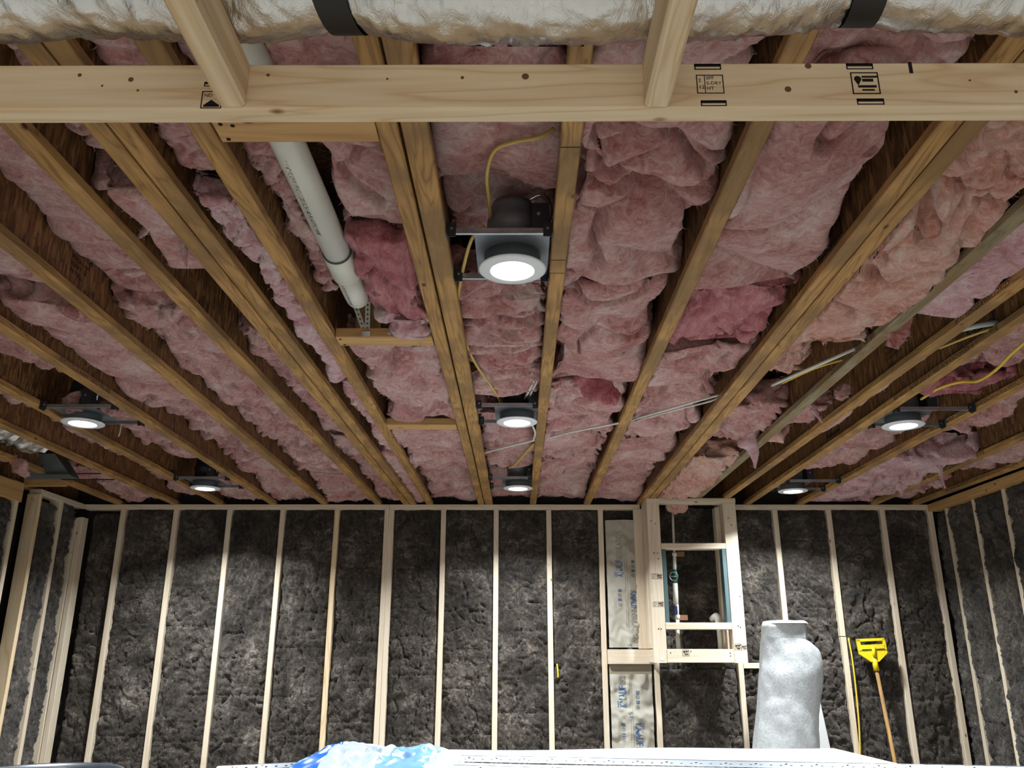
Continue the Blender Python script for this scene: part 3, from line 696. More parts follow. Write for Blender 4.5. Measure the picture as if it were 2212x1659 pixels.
tuft('torn pink flap between the closely set joists', [P(1968, 655, 'y', 2.72), P(1940, 720, 'y', 2.78), P(1930, 752, 'y', 2.8)], [.02, .034, .018], 13, mat=PINK, amp=.2)
tuft('small hooked wisp under the closely set joists', [P(1755, 880, 'y', 3.75), P(1765, 895, 'y', 3.75), P(1775, 912, 'y', 3.75)], [.012, .009, .003], 14)
tuft('tiny fluff ball under the right joists by the wall', [P(2010, 1035, 'y', 5.6), P(2025, 1045, 'y', 5.6), P(2036, 1050, 'y', 5.6)], [.03, .032, .008], 15)
tuft('pink tongue of wool hanging into the chase opening', [P(1440, 1088, 'y', 6.16), P(1462, 1094, 'y', 6.16), P(1484, 1090, 'y', 6.16)], [.03, .055, .03], 16, mat=SALMON)
tuft('pink wad over the nearest left lamp', [P(150, 850, 'y', 3.78), P(158, 880, 'y', 3.80), P(165, 896, 'y', 3.82)], [.05, .045, .03], 17, mat=PINK)
tuft('ragged pink tongue beside the left duct boot', [P(25, 985, 'y', 4.85), P(45, 1010, 'y', 4.87), P(60, 1030, 'y', 4.9)], [.03, .05, .02], 18, mat=PINK)
tuft('pink shred against the web behind the right lamps', [P(1830, 830, 'y', 3.55), P(1820, 850, 'y', 3.55), P(1815, 865, 'y', 3.56)], [.02, .03, .01], 19, mat=PINK)
tuft('torn slab edge of wool right of the second middle lamp', [P(1240, 815, 'y', 3.42), P(1290, 835, 'y', 3.42), P(1335, 862, 'y', 3.44)], [.04, .05, .03], 20, mat=RED, flat=.4)

# --- brown wool in the walls
GB = 'brown glass wool between the wall studs'
def wallbatt(label, plane, a0, a1, z0, z1, seed, proud=.0, amp=.020, cuts=True, mat=None):
    """brown batt in a stud bay; plane ('y', D) faces the camera, ('x', XL / XR) lie along the side walls"""
    st = .0105; na = int((a1-a0)/st)+1; nz = int((z1-z0)/st)+1
    a = np.linspace(a0, a1, na); z = np.linspace(z1, z0, nz); A, Z = np.meshgrid(a, z)
    ax, v = plane; q = np.stack([A.ravel(), np.full(A.size, seed*1.37), Z.ravel()], 1)
    qs = q*np.array([1, 1, .75])
    w = pn3(qs/.22, seed)*.8
    q1 = qs/.10+w
    b1 = np.abs(pn(q1, seed+1)); b2 = np.abs(pn(q1*2.2+1.9*pn3(q1*.9, seed+3), seed+7)); b3 = np.abs(pn(q1*5+1.5*pn3(q1*1.7, seed+4), seed+11))
    low = pn(q/.35, seed+20)
    h = amp*(1.5*b1+1.3*b2+.95*b3-.75)+amp*1.1*low
    # creases: deep dark clefts and horizontal slits left by the packing
    cl = np.abs(pn(np.stack([q[:, 0]/.16, q[:, 1], q[:, 2]/.9], 1)+.35*pn3(q/.12, seed+33), seed+30)); h -= .030*np.clip(1-cl/.045, 0, 1)
    if cuts:
        r = np.random.default_rng(seed)
        zc = z1-r.uniform(.1, .3)
        while zc > z0:
            e = (q[:, 2]-zc-.006*pn(q/.1, seed+50)); msk = (pn(q/.2+zc*3, seed+51) > -.25)
            h -= .012*np.exp(-(e/.006)**2)*msk; zc -= r.uniform(.16, .34)
    # tucked edges
    e = np.minimum(A-a0, a1-A).ravel(); ez = np.minimum(Z-z0, z1-Z).ravel()
    h -= .030*np.exp(-e/.012)+.020*np.exp(-ez/.02)
    h = h+proud
    off = .014-h                      # distance behind the stud faces
    if ax == 'y': Pt = np.stack([q[:, 0], v+off, q[:, 2]], 1)
    else:
        sg = -1 if v < 0 else 1
        Pt = np.stack([v+sg*off, q[:, 0], q[:, 2]], 1)
    jl = pn3(q/.05, seed+70)*.006
    inner = np.clip(e/.02, 0, 1)[:, None]; Pt = Pt+jl*inner
    F = grid_faces(nz, na)
    if (ax == 'x' and v > 0): F = F[:, ::-1]
    o = mk('wall_insulation', Pt, F, mat or BROWN, None, True)
    return tag(o, label, 'insulation', GB)
zt, z0 = H-SP-.002, -EYE+SP+.002
wallbatt('brown wool in the dark bay beside the left back corner', ('y', D), XL+.05, -3.026, z0, zt-.02, 101, proud=-.035)
# bays between consecutive studs
bays = [(0, 1), (1, 2), (2, 3), (3, 4), (4, 5)]
bl = ['brown wool between first and second back studs', 'brown wool between second and third back studs', 'brightly lit brown wool between third and fourth back studs',
      'brown wool between fourth and fifth back studs', 'brown wool just left of the doubled stud']
for (i, j), lab in zip(bays, bl): wallbatt(lab, ('y', D), back_x[i]+.020, back_x[j]-.020, z0, zt, 110+i)
wallbatt('brown wool just right of the doubled stud', ('y', D), back_x[6]+.020, back_x[7]-.020, z0, zt, 120)
wallbatt('brown wool left of the stud under the middle lamps', ('y', D), back_x[7]+.020, back_x[8]-.020, z0, zt, 121)
wallbatt('brightly lit brown wool under the middle lamps', ('y', D), back_x[8]+.020, back_x[9]-.020, z0, zt, 122)
wallbatt('brown wool left of the stud by the paper bags', ('y', D), back_x[9]+.020, back_x[10]-.020, z0, zt, 123)
wallbatt('brown wool behind the printed paper bags', ('y', D+.035), back_x[10]+.020, .905, z0, zt, 124)
wallbatt('brown wool inside the chase frame behind the pipes', ('y', D+.03), .975, 1.60, -.10, zt+.02, 125, amp=.022)
wallbatt('brown wool under the chase frame', ('y', D+.005), 1.03, 1.585, z0, -.09, 126, amp=.022)
wallbatt('brown wool between the chase and the white roll', ('y', D), 1.625, back_x[12]-.020, z0, zt, 127)
wallbatt('brown wool above and right of the white roll', ('y', D), back_x[12]+.020, back_x[13]-.021, z0, zt, 128)
wallbatt('brown wool behind the yellow mop', ('y', D), back_x[13]+.020, back_x[14]-.020, z0, zt, 129)
wallbatt('brown wool in the last bay of the right back corner', ('y', D), back_x[14]+.020, back_x[15]-.020, z0, zt, 130, proud=-.004)
wallbatt('brown wool of the left wall next to the corner', ('x', XL), 6.03, 6.232, z0, zt, 131)
wallbatt('brown wool of the left wall behind the end post', ('x', XL), 5.742, 5.988, z0, zt-.03, 132, proud=.008)
wallbatt('brown wool of the nearer left wall stretch by the gap', ('x', XL), 5.16, 5.438, z0, H-.135, 133)
wallbatt('brown wool of the nearer left wall stretch at the picture edge', ('x', XL), 4.5, 5.118, z0, H-.135, 134)
zr = H-.058
wallbatt('brown wool of the right wall in the corner', ('x', XR), 6.2, D+.06, z0, zr, 140, proud=.012)
wallbatt('brown wool of the right wall, first bay from the corner', ('x', XR), 5.815, 6.165, z0, zr, 141, proud=.016)
wallbatt('brown wool of the right wall, second bay from the corner', ('x', XR), 5.43, 5.79, z0, zr, 142, proud=.020)
wallbatt('brown wool of the right wall, third bay from the corner', ('x', XR), 5.01, 5.41, z0, zr, 143, proud=.020)
wallbatt('brown wool of the right wall at the picture edge', ('x', XR), 4.4, 4.99, z0, zr, 144, proud=.016)

# ------------------------------------------------------------------ recessed lamps
RINGW = plain('white_trim', (.78, .80, .82), .45)
LENS = emit('lamp_lens', (.86, .95, 1.0), 14.0)
CAN = plain('grey_lamp_can', (.22, .22, .24), .5, .2)
CAN2 = plain('black_lamp_can', (.03, .03, .034), .5, .3)
def lamp(label, x, y, bl, br, dark=False, detail=True, jb=1):
    """downlight: bl, br = x of the joist faces its hanger bars reach"""
    zr = H-.040; can = CAN2 if dark else CAN
    root = empty('recessed_lamp', (x, y, zr), label, 'lamp', 'recessed ceiling lamps')
    MB().lathe((x, y, zr), [(.061, .010), (.063, .001), (.067, 0), (.093, .003), (.098, .006), (.098, .009), (.080, .010)], 48).build('trim_ring', RINGW, root, True)
    MB().disc((x, y, zr), .062, 40, .005).build('lens', LENS, root)
    MB().lathe((x, y, zr), [(.082, .009), (.082, .052), (.060, .052)], 40).build('collar', plain('dull_lamp_steel', (.20, .22, .24), .5, .6), root, True)
    zp = H+.012
    MB().box(x-.105, x+.105, y-.155, y+.125, zp, zp+.002).build('mounting_plate', plain('dull_lamp_steel', (.20, .22, .24), .5, .6), root)
    prof = [(.074, 0), (.074, .030), (.070, .034), (.070, .062), (.074, .066), (.074, .094), (.069, .098), (.066, .130), (.060, .150), (.030, .154), (0.002, .154)]
    MB().lathe((x, y-.02, zp+.002), prof, 36).build('housing', can, root, True)
    if detail:
        sx = 1 if jb > 0 else -1
        jbx = x+sx*.085
        mb = MB().box(jbx-.030, jbx+.018, y-.152, y-.07, zp+.002, zp+.085); j = mb.build('junction_box', CAN2, root)
        MB().tube([(jbx-.012, y-.1515, zp+.05), (jbx-.012, y-.155, zp+.05)], .005, 10).build('box_screw', GALV, j)
        pts = smooth_path([(x+sx*.05, y-.085, zp+.135), (x+sx*.085, y-.10, zp+.14), (x+sx*.108, y-.105, zp+.10), (x+sx*.10, y-.10, zp+.05), (x+sx*.08, y-.09, zp+.02)], 9)
        rr = [.0062 if k % 2 else .0078 for k in range(len(pts))]
        MB().tube(pts, rr, 10).build('flexible_conduit', plain('bright_steel', (.62, .63, .64), .25, .95), root, True)
    for yb in (y-.158, y+.128):
        m = MB().box(bl+.002, br-.002, yb-.0015, yb+.0015, zp-.012, zp+.003).box(bl+.002, br-.002, yb-.0015, yb+.009, zp-.013, zp-.011)
        hb = m.build('hanger_bar', GALV, root)
        for xe, sg in ((bl, 1), (br, -1)):
            f = MB().box(min(xe+sg*.001, xe+sg*.003), max(xe+sg*.001, xe+sg*.003), yb-.022, yb+.024, zp-.024, zp+.022)
            f.box(min(xe+sg*.001, xe+sg*.026), max(xe+sg*.001, xe+sg*.026), yb-.004, yb-.002, zp-.024, zp+.018)
            fo = f.build('nail_bracket', DARK, hb)
            MB().tube([(xe+sg*.014, yb-.0035, zp+.0), (xe+sg*.014, yb-.006, zp+.0)], .004, 8).build('nail', GALV, fo)
    ld = bpy.data.lights.new('lamp_light', 'AREA'); ld.shape = 'DISK'; ld.size = .11; ld.energy = LAMP_W; ld.color = (.89, .96, 1.0); ld.spread = 2.4
    lo = bpy.data.objects.new('lamp_light', ld); link(lo, root, (x, y, zr-.004))
    return root
def je(k, y, s): return jx(k, y)+s*JS[k][4]/2
def lamp_in(label, x, y, kl, kr, **k): return lamp(label, x, y, je(kl, y, 1), je(kr, y, -1), **k)
lamp_in('nearest middle ceiling lamp with grey ribbed can and silver conduit', -.013, 2.194, 'D2b', 'N0')
lamp_in('second middle ceiling lamp with black junction box', .000, 3.855, 'D2b', 'N0', dark=True)
lamp_in('third middle ceiling lamp, farthest, near the top plate', .007, 5.514, 'D2b', 'N0')
lamp_in('nearer left ceiling lamp beside the pink batt', -2.095, 3.87, 'Jm6', 'Jm5', dark=True)
lamp_in('farther left ceiling lamp, over the back wall studs', -2.09, 5.516, 'Jm6', 'Jm5', dark=True)
lamp_in('nearer right ceiling lamp between lettered joists', 1.875, 3.917, 'R4', 'R5')
lamp_in('farther right ceiling lamp, above the white roll', 1.872, 5.61, 'R4', 'R5')
# the room goes on behind the camera with the same rows of lamps
lamp_in('left ceiling lamp outside the picture, in the row of the nearest middle lamp', -2.02, 2.19, 'Jm6', 'Jm5', detail=False)
lamp_in('right ceiling lamp outside the picture, in the row of the nearest middle lamp', 1.93, 2.20, 'R4', 'R5', detail=False)
for x, kl, kr, w in ((-2.02, 'Jm6', 'Jm5', 'left'), (-.013, 'D2b', 'N0', 'middle'), (1.93, 'R4', 'R5', 'right')):
    lamp_in('%s ceiling lamp of the row behind the camera' % w, x, -.45, kl, kr, detail=False)

# ------------------------------------------------------------------ foil duct over the soffit
def foil_mat():
    m, t, b = nt('silver_foil')
    v = coords(t, (1, 1, 1), False); n = noise(t, coords(t, (1, .5, .5), False), 55, 5, .65, 1.5)
    c = ramp(t, noise(t, v, 3, 3), [(.4, (.70, .69, .66)), (.7, (.78, .77, .75))])
    t.links.new(c, b.inputs['Base Color']); b.inputs['Metallic'].default_value = 1.0; b.inputs['Roughness'].default_value = .24
    bump(t, b, n, .55, .004); return m
FOIL = foil_mat()
def duct(name, label, c_fn, x0, x1, ry, rz, seed, nx, amp=.006, group=None):
    na = 64; V = []
    xs = np.linspace(x0, x1, nx); an = np.linspace(0, 2*math.pi, na, endpoint=False)
    for x in xs:
        cy, cz, k = c_fn(x)
        for a in an: V.append((x, cy+ry*k*math.cos(a), cz+rz*k*math.sin(a)))
    V = np.array(V); C = np.array([(x, *c_fn(x)[:2]) for x in xs]).repeat(na, 0); nn = V-C; nn /= np.linalg.norm(nn, axis=1, keepdims=True)
    q = V*np.array([1., .45, .45])
    d = amp*(2*np.abs(pn(q/.035+pn3(V/.05, seed), seed))-.4)+amp*.6*(np.abs(pn(q/.014, seed+4))-.2)+amp*1.5*pn(V/.22, seed+9)
    V = V+nn*d[:, None]
    F = []
    for i in range(nx-1):
        for k in range(na): F.append((i*na+k, i*na+(k+1) % na, (i+1)*na+(k+1) % na, (i+1)*na+k))
    return tag(mk(name, V, F, FOIL, None, True), label, 'duct', group)
XS1, XS2 = P(706, 20, 'y', 1.0)[0], P(1912, 12, 'y', 1.0)[0]
def dc(x):
    k = 1-.13*math.exp(-((x-XS1)/.05)**2)-.13*math.exp(-((x-XS2)/.05)**2)
    sagz = -.012*math.cos((x-.05)*4.5)
    return 1.052, 1.012+.010*math.exp(-((x-XS1)/.10)**2)+.018*math.exp(-((x-XS2)/.12)**2)+sagz*.5, k
dk = duct('foil_duct', 'silver foil flexible duct lying above the soffit rungs', dc, -1.9, 1.9, .098, .080, 5, 420)
def strap(x, lab):
    n = 40; V = []; cy, cz, k = dc(x)
    for xx in (x-.026, x+.026):
        for a in np.linspace(0, 2*math.pi, n, endpoint=False): V.append((xx+.012*math.cos(a), cy+.098*k*1.13*math.cos(a), cz+.080*k*1.13*math.sin(a)))
    F = [(i, (i+1) % n, n+(i+1) % n, n+i) for i in range(n)]
    return tag(mk('duct_strap', V, F, plain('black_strap', (.008, .008, .009), .5), dk, True), lab)
strap(XS1, 'left black strap'); strap(XS2, 'right black strap')
fb = MB()
for px in (1010, 1040, 1095, 1130, 1165, 1240):
    x = P(px, 80, 'y', 1.1)[0]; cy, cz, k = dc(x); a = -.62
    o = np.array([x, cy+.103*math.cos(a), cz+.085*math.sin(a)]); e = np.array([0, -math.sin(a)*.098, math.cos(a)*.08]); e /= np.linalg.norm(e)
    w = .020 if px not in (1130, 1165) else .032
    fb.add([o, o+np.array([w, 0, 0]), o+np.array([w, 0, 0])+e*.014, o+e*.014], [(0, 1, 2, 3)])
tag(fb.build('printed_lettering', INK, dk), 'blurred black print on the foil')
# left: crumpled duct and boot between joists
def dcl(x): return 4.72, H+.060, 1
def duct_y(label, x, y0, y1, z, r, seed):
    na = 40; ny = 90; ys = np.linspace(y0, y1, ny); V = []
    for y in ys:
        for a in np.linspace(0, 2*math.pi, na, endpoint=False): V.append((x+r*math.cos(a), y, z+r*.85*math.sin(a)))
    V = np.array(V); C = np.stack([np.full(len(V), x), V[:, 1], np.full(len(V), z)], 1); nn = V-C; nn /= np.linalg.norm(nn, axis=1, keepdims=True)
    V = V+nn*(.022*(2*np.abs(pn(V/.05+pn3(V/.07, seed), seed))-.4)+.010*(np.abs(pn(V/.02, seed+4))-.2))[:, None]
    F = [(i*na+k, i*na+(k+1) % na, (i+1)*na+(k+1) % na, (i+1)*na+k) for i in range(ny-1) for k in range(na)]
    return tag(mk('foil_duct', V, F, FOIL, None, True), label, 'duct')
duct_y('crumpled foil duct between joists at the left picture edge', -2.81, 3.4, 4.72, H+.125, .120, 8)
bo = P(108, 1027, 'z', H+.0); bxc, byc = bo[0], bo[1]
br = empty('duct_boot', (bxc, byc, H), 'grey sheet metal duct boot on hanger rods at the left', 'duct boot')
BG = plain('dull_zinc', (.13, .145, .14), .55, .5, .5, .2, 12)
m = MB(); w0, w1, d0, d1 = .085, .165, .08, .06
m.add([(bxc-w1, byc-d1, H-.012), (bxc+w1, byc-d1, H-.012), (bxc+w1, byc+d1, H-.012), (bxc-w1, byc+d1, H-.012),
       (bxc-w0, byc-d0-.06, H+.11), (bxc+w0, byc-d0-.06, H+.11), (bxc+w0, byc+d0-.06, H+.11), (bxc-w0, byc+d0-.06, H+.11)],
      [(0, 1, 5, 4), (1, 2, 6, 5), (2, 3, 7, 6), (3, 0, 4, 7), (4, 5, 6, 7), (3, 2, 1, 0)])
m.build('boot_body', BG, br)
for dy in (-d1-.02, d1+.05): MB().box(-2.985, -2.635, byc+dy-.006, byc+dy+.006, H-.008, H-.002).build('hanger_rod', DARK, br)

# ------------------------------------------------------------------ white drain pipe, strap
pa, pb = P(625, 300, 'z', H+.10), P(768, 655, 'z', H+.085)
px0 = (pa[0]+pb[0])/2; pz = H+.105; yend = 2.70
pr_ = empty('plastic_pipe', (px0, yend, pz), 'white plastic drain pipe with printed line and coupling between joists', 'pipe')
R0 = .042
MB().tube([(px0-.004, 1.30, pz), (px0, 2.36, pz)], R0, 28).build('pipe_length', PVC, pr_, True)
MB().tube([(px0, 2.345, pz), (px0, 2.350, pz), (px0, 2.50, pz), (px0, 2.507, pz)], [R0+.003, R0+.0065, R0+.0065, R0+.003], 28).build('coupling', PVC, pr_, True)
MB().tube([(px0, 2.343, pz), (px0, 2.347, pz)], R0+.005, 28).build('joint_shadow_ring', plain('joint_shadow_grey', (.09, .085, .09), .6), pr_, True)  # dark ring stands in for the shade at the coupling's edge
MB().tube([(px0, 2.50, pz), (px0, 2.66, pz), (px0, 2.69, pz-.004), (px0, 2.70, pz+.02)], [R0, R0, R0*.95, R0*.6], 28).build('pipe_tail', PVC, pr_, True)
def pipe_text(s, y0, size, ang=-2.05):
    V, F = text_mesh(s, size); mb = MB()
    # runs away from the camera along the underside, wrapped round the pipe
    pts = []
    for u, v in V:
        a = ang+v/R0; pts.append((px0+(R0+.0008)*math.cos(a), y0+u, pz+(R0+.0008)*math.sin(a)))
    mb.add(pts, [f[::-1] for f in F]); mb.build('printed_lettering', plain('grey_ink', (.06, .06, .055), .8), pr_)
pipe_text('1 1/4" FLOW PVC-1120 SCH 40 PLASTIC PIPE', 1.78, .020)
pipe_text('A FLOW ASTM D-2665', 2.52, .016)
st = empty('pipe_strap', (px0+.02, 2.86, H), 'perforated metal strap slung under the pipe end', 'strap')
for sx_, nm in ((-.025, 0), (.025, 1)):
    a = np.array([px0+sx_, 2.76, pz+.01]); b = np.array([px0+.012+sx_*.15, 2.835, H+.020]); d = b-a
    s = np.array([1., 0, 0])*.009; m = MB(); k = 14; V = []; F = []
    for i in range(k+1):
        p = a+d*i/k; V += [p-s, p-s*.35, p+s*.35, p+s]
    for i in range(k):
        for c in range(3):
            if c == 1 and i % 2: continue
            F.append((i*4+c, i*4+c+1, i*4+5+c, i*4+4+c))
    m.add(V, F); m.build('strap_band', plain('strap_steel', (.25, .25, .24), .4, .8), st)
MB().box(px0+.000, px0+.030, 2.812, 2.8215, H+.004, H+.020).build('strap_end', plain('bright_steel', (.62, .63, .64), .25, .95), st)
bp = lumber('blocking', px0-.045, px0+.045, 2.90, 2.938, H+.042, H+.29, wood('block', 'z')); tag(bp, 'short upright block behind the strap above the pipe block', 'blocking')

# ------------------------------------------------------------------ cables
YEL = plain('yellow_cable', (.55, .38, .10), .5); YEL2 = plain('bright_yellow_cable', (.72, .50, .05), .45); WHT = plain('white_cable', (.62, .60, .54), .5); WIRE = plain('thin_pink_wire', (.42, .25, .20), .5)
def cable(label, pts, r, mat, flat=False, name='cable'):
    return tag(MB().tube(smooth_path(pts, 7), r, 8).build(name, mat, None, True), label, 'cable', 'cables strung through the joists')
cable('tan cable looping down to the nearest middle lamp', [PH(1197, 278, .13), PH(1165, 296, .11), PH(1110, 306, .12), PH(1068, 325, .12), PH(1052, 375, .10), PH(1056, 430, .10), PH(1060, 470, .10)], .0055, YEL)
cable('tan cable running from nearest to second middle lamp', [PH(1046, 488, .05), PH(1020, 515, .03), PH(1003, 570, .02), PH(990, 640, .03), PH(992, 690, .035), PH(1008, 745, .03), PH(1030, 790, .025), PH(1062, 835, .02), PH(1078, 862, .05), PH(1082, 876, .06)], .0055, YEL)
cable('white twin cable dropping to the second middle lamp', [PH(1172, 782, .09), PH(1150, 830, .05), PH(1133, 862, .06)], .0065, WHT)
cable('white cable loop beside the second middle lamp', [PH(1180, 795, .06), PH(1158, 828, .05), PH(1140, 864, .06)], .005, WHT)
cable('white twin cable crossing the middle lamp bay', [PH(1046, 978, .015), PH(1090, 966, .008), PH(1157, 950, .015)], .007, WHT)
cable('white twin cable crossing right of the middle lamps', [PH(1176, 948, .015), PH(1240, 932, -.004), PH(1330, 915, .01), PH(1362, 909, .02)], .006, WHT)
cable('white twin cable between joists left of the right double joist', [PH(1368, 906, .03), PH(1440, 885, .00), PH(1500, 868, .00), PH(1553, 853, .03)], .006, WHT)
cable('thin second wire below the white twin cable', [PH(1372, 910, .03), PH(1450, 888, -.005), PH(1530, 868, .00), PH(1552, 858, .03)], .004, WHT)
cable('white twin cable right of the right double joist', [PH(1668, 832, .03), PH(1740, 800, .00), PH(1800, 774, .00), PH(1850, 752, .03)], .007, WHT)
cable('thin yellow wire under the white twin cable at right', [PH(1690, 828, .03), PH(1760, 796, .00), PH(1825, 776, .03)], .004, YEL2)
cable('white conduit between the closely set joists at right', [PH(2060, 716, .05), PH(2110, 704, .03), PH(2165, 695, .05)], .010, plain('grey_cable', (.42, .45, .42), .5))
cable('thin yellow wire between the closely set joists at right', [PH(2030, 752, .05), PH(2090, 728, .02), PH(2165, 702, .04)], .005, YEL)
cable('bright yellow cable curving across the right picture edge', [PH(1990, 862, .03), PH(2030, 838, .015), PH(2075, 825, .01), PH(2112, 823, .01), PH(2150, 800, .01), PH(2185, 765, .015), PH(2225, 730, .02)], .0065, YEL2)
cable('tan cable sloping to the third middle lamp', [PH(1154, 958, .03), PH(1135, 978, .015), PH(1112, 1003, .01), PH(1100, 1010, .05)], .0085, YEL)
cable('grey cable below the second middle lamp', [PH(1150, 918, .02), PH(1156, 935, .0), PH(1152, 952, .02)], .006, WHT)
cable('thin wire left of the far left joists', [PH(680, 1020, .06), PH(715, 1024, .05), PH(742, 1024, .06)], .004, WIRE)
cable('thin wire hanging beside the nearer left lamp', [P(264, 902, 'y', 4.0), P(262, 918, 'y', 4.0), P(259, 935, 'y', 4.0), P(256, 943, 'y', 4.0)], .003, WHT)

# ------------------------------------------------------------------ pipe chase frame in front of the back wall
YC = 6.05
ch = empty('chase_frame', (1.27, YC+.02, -.045), 'pale lumber box frame around the pipes, hung on the back wall', 'frame')
Cs = wood('stud', 'z'); Cx = wood('stud', 'x'); Cy = wood('stud', 'y')
pl = lumber('post', .945, 1.035, YC, YC+.038, -.045, H-SP-.001, Cs, ch)
p2 = lumber('post', 1.497, 1.590, YC, YC+.038, -.045, H-SP-.001, Cs, ch)
lumber('frame_top_plate', .945, 1.592, YC, YC+.089, H-SP, H-.001, Cx, ch)
lumber('side_plate', .945, 1.034, YC+.090, D-.001, H-SP, H-.001, Cy, ch)
lumber('side_plate', 1.503, 1.592, YC+.090, D-.001, H-SP, H-.001, Cy, ch)
lumber('side_stud', .945, .983, YC+.039, YC+.128, .05, H-SP-.001, Cs, ch)
lumber('side_stud', .945, .983, D-.102, D-.013, .05, H-SP-.001, Cs, ch)
lumber('side_stud', 1.500, 1.538, YC+.039, YC+.128, -.045, H-SP-.001, Cs, ch)
lumber('side_stud', 1.480, 1.518, D-.095, D-.006, -.045, H-SP-.001, Cs, ch)
lumber('upper_rail', 1.036, 1.496, YC-.001, YC+.088, .730, .771, Cx, ch)
lumber('lower_rail', 1.036, 1.496, YC-.001, YC+.088, .176, .222, Cx, ch)
fb_ = lumber('bottom_board', 1.036, 1.496, YC-.001, YC+.037, -.044, .046, Cx, ch)
lumber('side_bottom', .945, .983, YC+.038, D, -.045, .044, Cy, ch); lumber('side_bottom', 1.500, 1.538, YC+.130, D-.10, -.045, .044, Cy, ch)
TEAL = plain('teal_board', (.085, .135, .145), .6, 0, .3, .08, 10)
tag(lumber('liner_strip', 1.0365, 1.066, YC+.004, YC+.080, .223, .729, TEAL, ch), 'teal coated strip')
tag(lumber('liner_strip', 1.466, 1.4955, YC+.004, YC+.080, .223, .729, TEAL, ch), 'teal coated strip')
m = MB()
for x, z in ((.97, .93), (1.0, .91), (.98, .70), (1.005, .70), (1.01, .66), (.985, .18), (1.003, .18), (1.53, .95), (1.55, .90), (1.57, .4), (1.54, .2), (1.555, .19), (1.06, .02), (1.20, .03), (1.47, .02), (1.47, .0)):
    m.tube([(x, YC-.0016, z), (x, YC+.001, z)], .0042, 8)
m.build('nail_heads', INK, ch)
def cst(x, z, sc, style): stamp(ch, (x, YC-.0012, z), EX, EZ, sc, style)
cst(.955, .52, 1.0, 'grid'); cst(.995, .52, .8, 'tree'); cst(.955, .33, .9, 'grid'); cst(.995, .33, .8, 'tree'); cst(1.142, .0, 1.0, 'tree'); cst(1.505, .04, 1.0, 'tree'); cst(1.553, .04, .8, 'tree')
tag(MB().box(.985, 1.012, YC-.0015, YC, -.03, -.012).build('sticker', plain('white_sticker', (.75, .75, .72), .5), ch), 'small white label')
tag(lumber('wall_stud', .985, 1.023, D-.002, D+.087, -EYE+SP, -.046, wood('stud', 'z')), 'stud standing under the left side of the chase frame', 'stud')
tag(lumber('wall_stud', 1.588, 1.626, D-.002, D+.087, -EYE+SP, -.046, wood('stud', 'z')), 'stud standing under the right side of the chase frame', 'stud')
tag(lumber('blocking', .653, .984, D-.030, D+.008, -.056, .045, wood('stud', 'x')), 'pale flat block between stud and chase, separating the paper bags', 'blocking')
tag(lumber('blocking', 1.628, 1.938, D-.002, D+.036, -.085, -.047, wood('stud', 'x')), 'small pale block between the chase and the white roll', 'blocking')

# pipes in the chase
CP = plain('cream_pipe', (.76, .74, .66), .35, 0, .5)
YPp = 6.19
def q(px, py, y=YPp): return P(px, py, 'y', y)
wp = empty('water_pipe', tuple(q(1465, 1404)), 'thin white water pipe with green valve and blue clamp in the chase', 'pipe')
MB().tube([q(1453, 1100), q(1456, 1186), q(1457, 1200)], .009, 12).build('upper_pipe', CP, wp, True)
MB().tube([q(1457, 1196), q(1457.5, 1232)], .013, 12).build('middle_pipe', CP, wp, True)
MB().tube([q(1457, 1194), q(1457, 1201)], .018, 12).build('pipe_clip', CP, wp, True)
GRN = plain('green_valve', (.012, .085, .055), .4)
va = MB().tube([q(1457.5, 1230), q(1457.5, 1236), q(1458, 1258), q(1458, 1262)], [.012, .019, .019, .014], 14).build('valve_body', GRN, wp, True)
c_ = q(1455.5, 1245, YPp-.03); m = MB()
m.tube([c_+np.array([.030*math.cos(a), 0, .030*math.sin(a)]) for a in np.linspace(0, 2*math.pi, 25)], .0025, 8, False)
m.tube([c_+np.array([-.028, 0, 0]), c_+np.array([.028, 0, 0])], .0025, 6); m.build('valve_handle', GALV, va, True)
MB().tube([q(1458, 1260), q(1460, 1305)], .019, 14).build('wide_pipe', CP, wp, True)
MB().tube([q(1460, 1303), q(1462, 1308), q(1463, 1330)], [.016, .014, .013], 12).build('lower_pipe', CP, wp, True)
tag(MB().box(*sorted((q(1455, 1310)[0], q(1461, 1310)[0])), YPp-.035, YPp-.012, q(1457, 1328)[2], q(1457, 1310)[2]).build('stop_valve', plain('blue_plastic', (.015, .02, .10), .4), wp), 'dark blue stop valve')
MB().tube([q(1463, 1328), q(1463, 1337)], .019, 12).build('pipe_clip', CP, wp, True)
MB().tube([q(1463, 1330), q(1464, 1378), q(1464, 1379), q(1466, 1404)], [.014, .014, .0165, .0165], 12).build('tail_pipe', CP, wp, True)
ep = empty('elbow_pipe', tuple(q(1556, 1404)), 'white pipe with elbow at the right side of the chase', 'pipe')
MB().tube([q(1556, 1404), q(1552, 1348), q(1550, 1345)], .015, 14).build('upright', CP, ep, True)
MB().tube(smooth_path([q(1551, 1348), q(1550, 1335), q(1547, 1330), q(1542, 1333, YPp+.02), q(1538, 1337, YPp+.06)], 5), .021, 14).build('elbow', plain('white_pvc2', (.80, .80, .78), .35), ep, True)
CB = plain('cardboard_brown', (.24, .115, .05), .8)
for px, py, lab in ((1473, 1334, 'lower brown clip board beside the water pipe'), (1466, 1197, 'upper brown clip board beside the water pipe')):
    c = q(px, py, YPp+.02); tag(MB().box(c[0]-.035, c[0]+.042, c[1], c[1]+.01, c[2]-.018, c[2]+.018).build('clip_board', CB), lab, 'bracket')

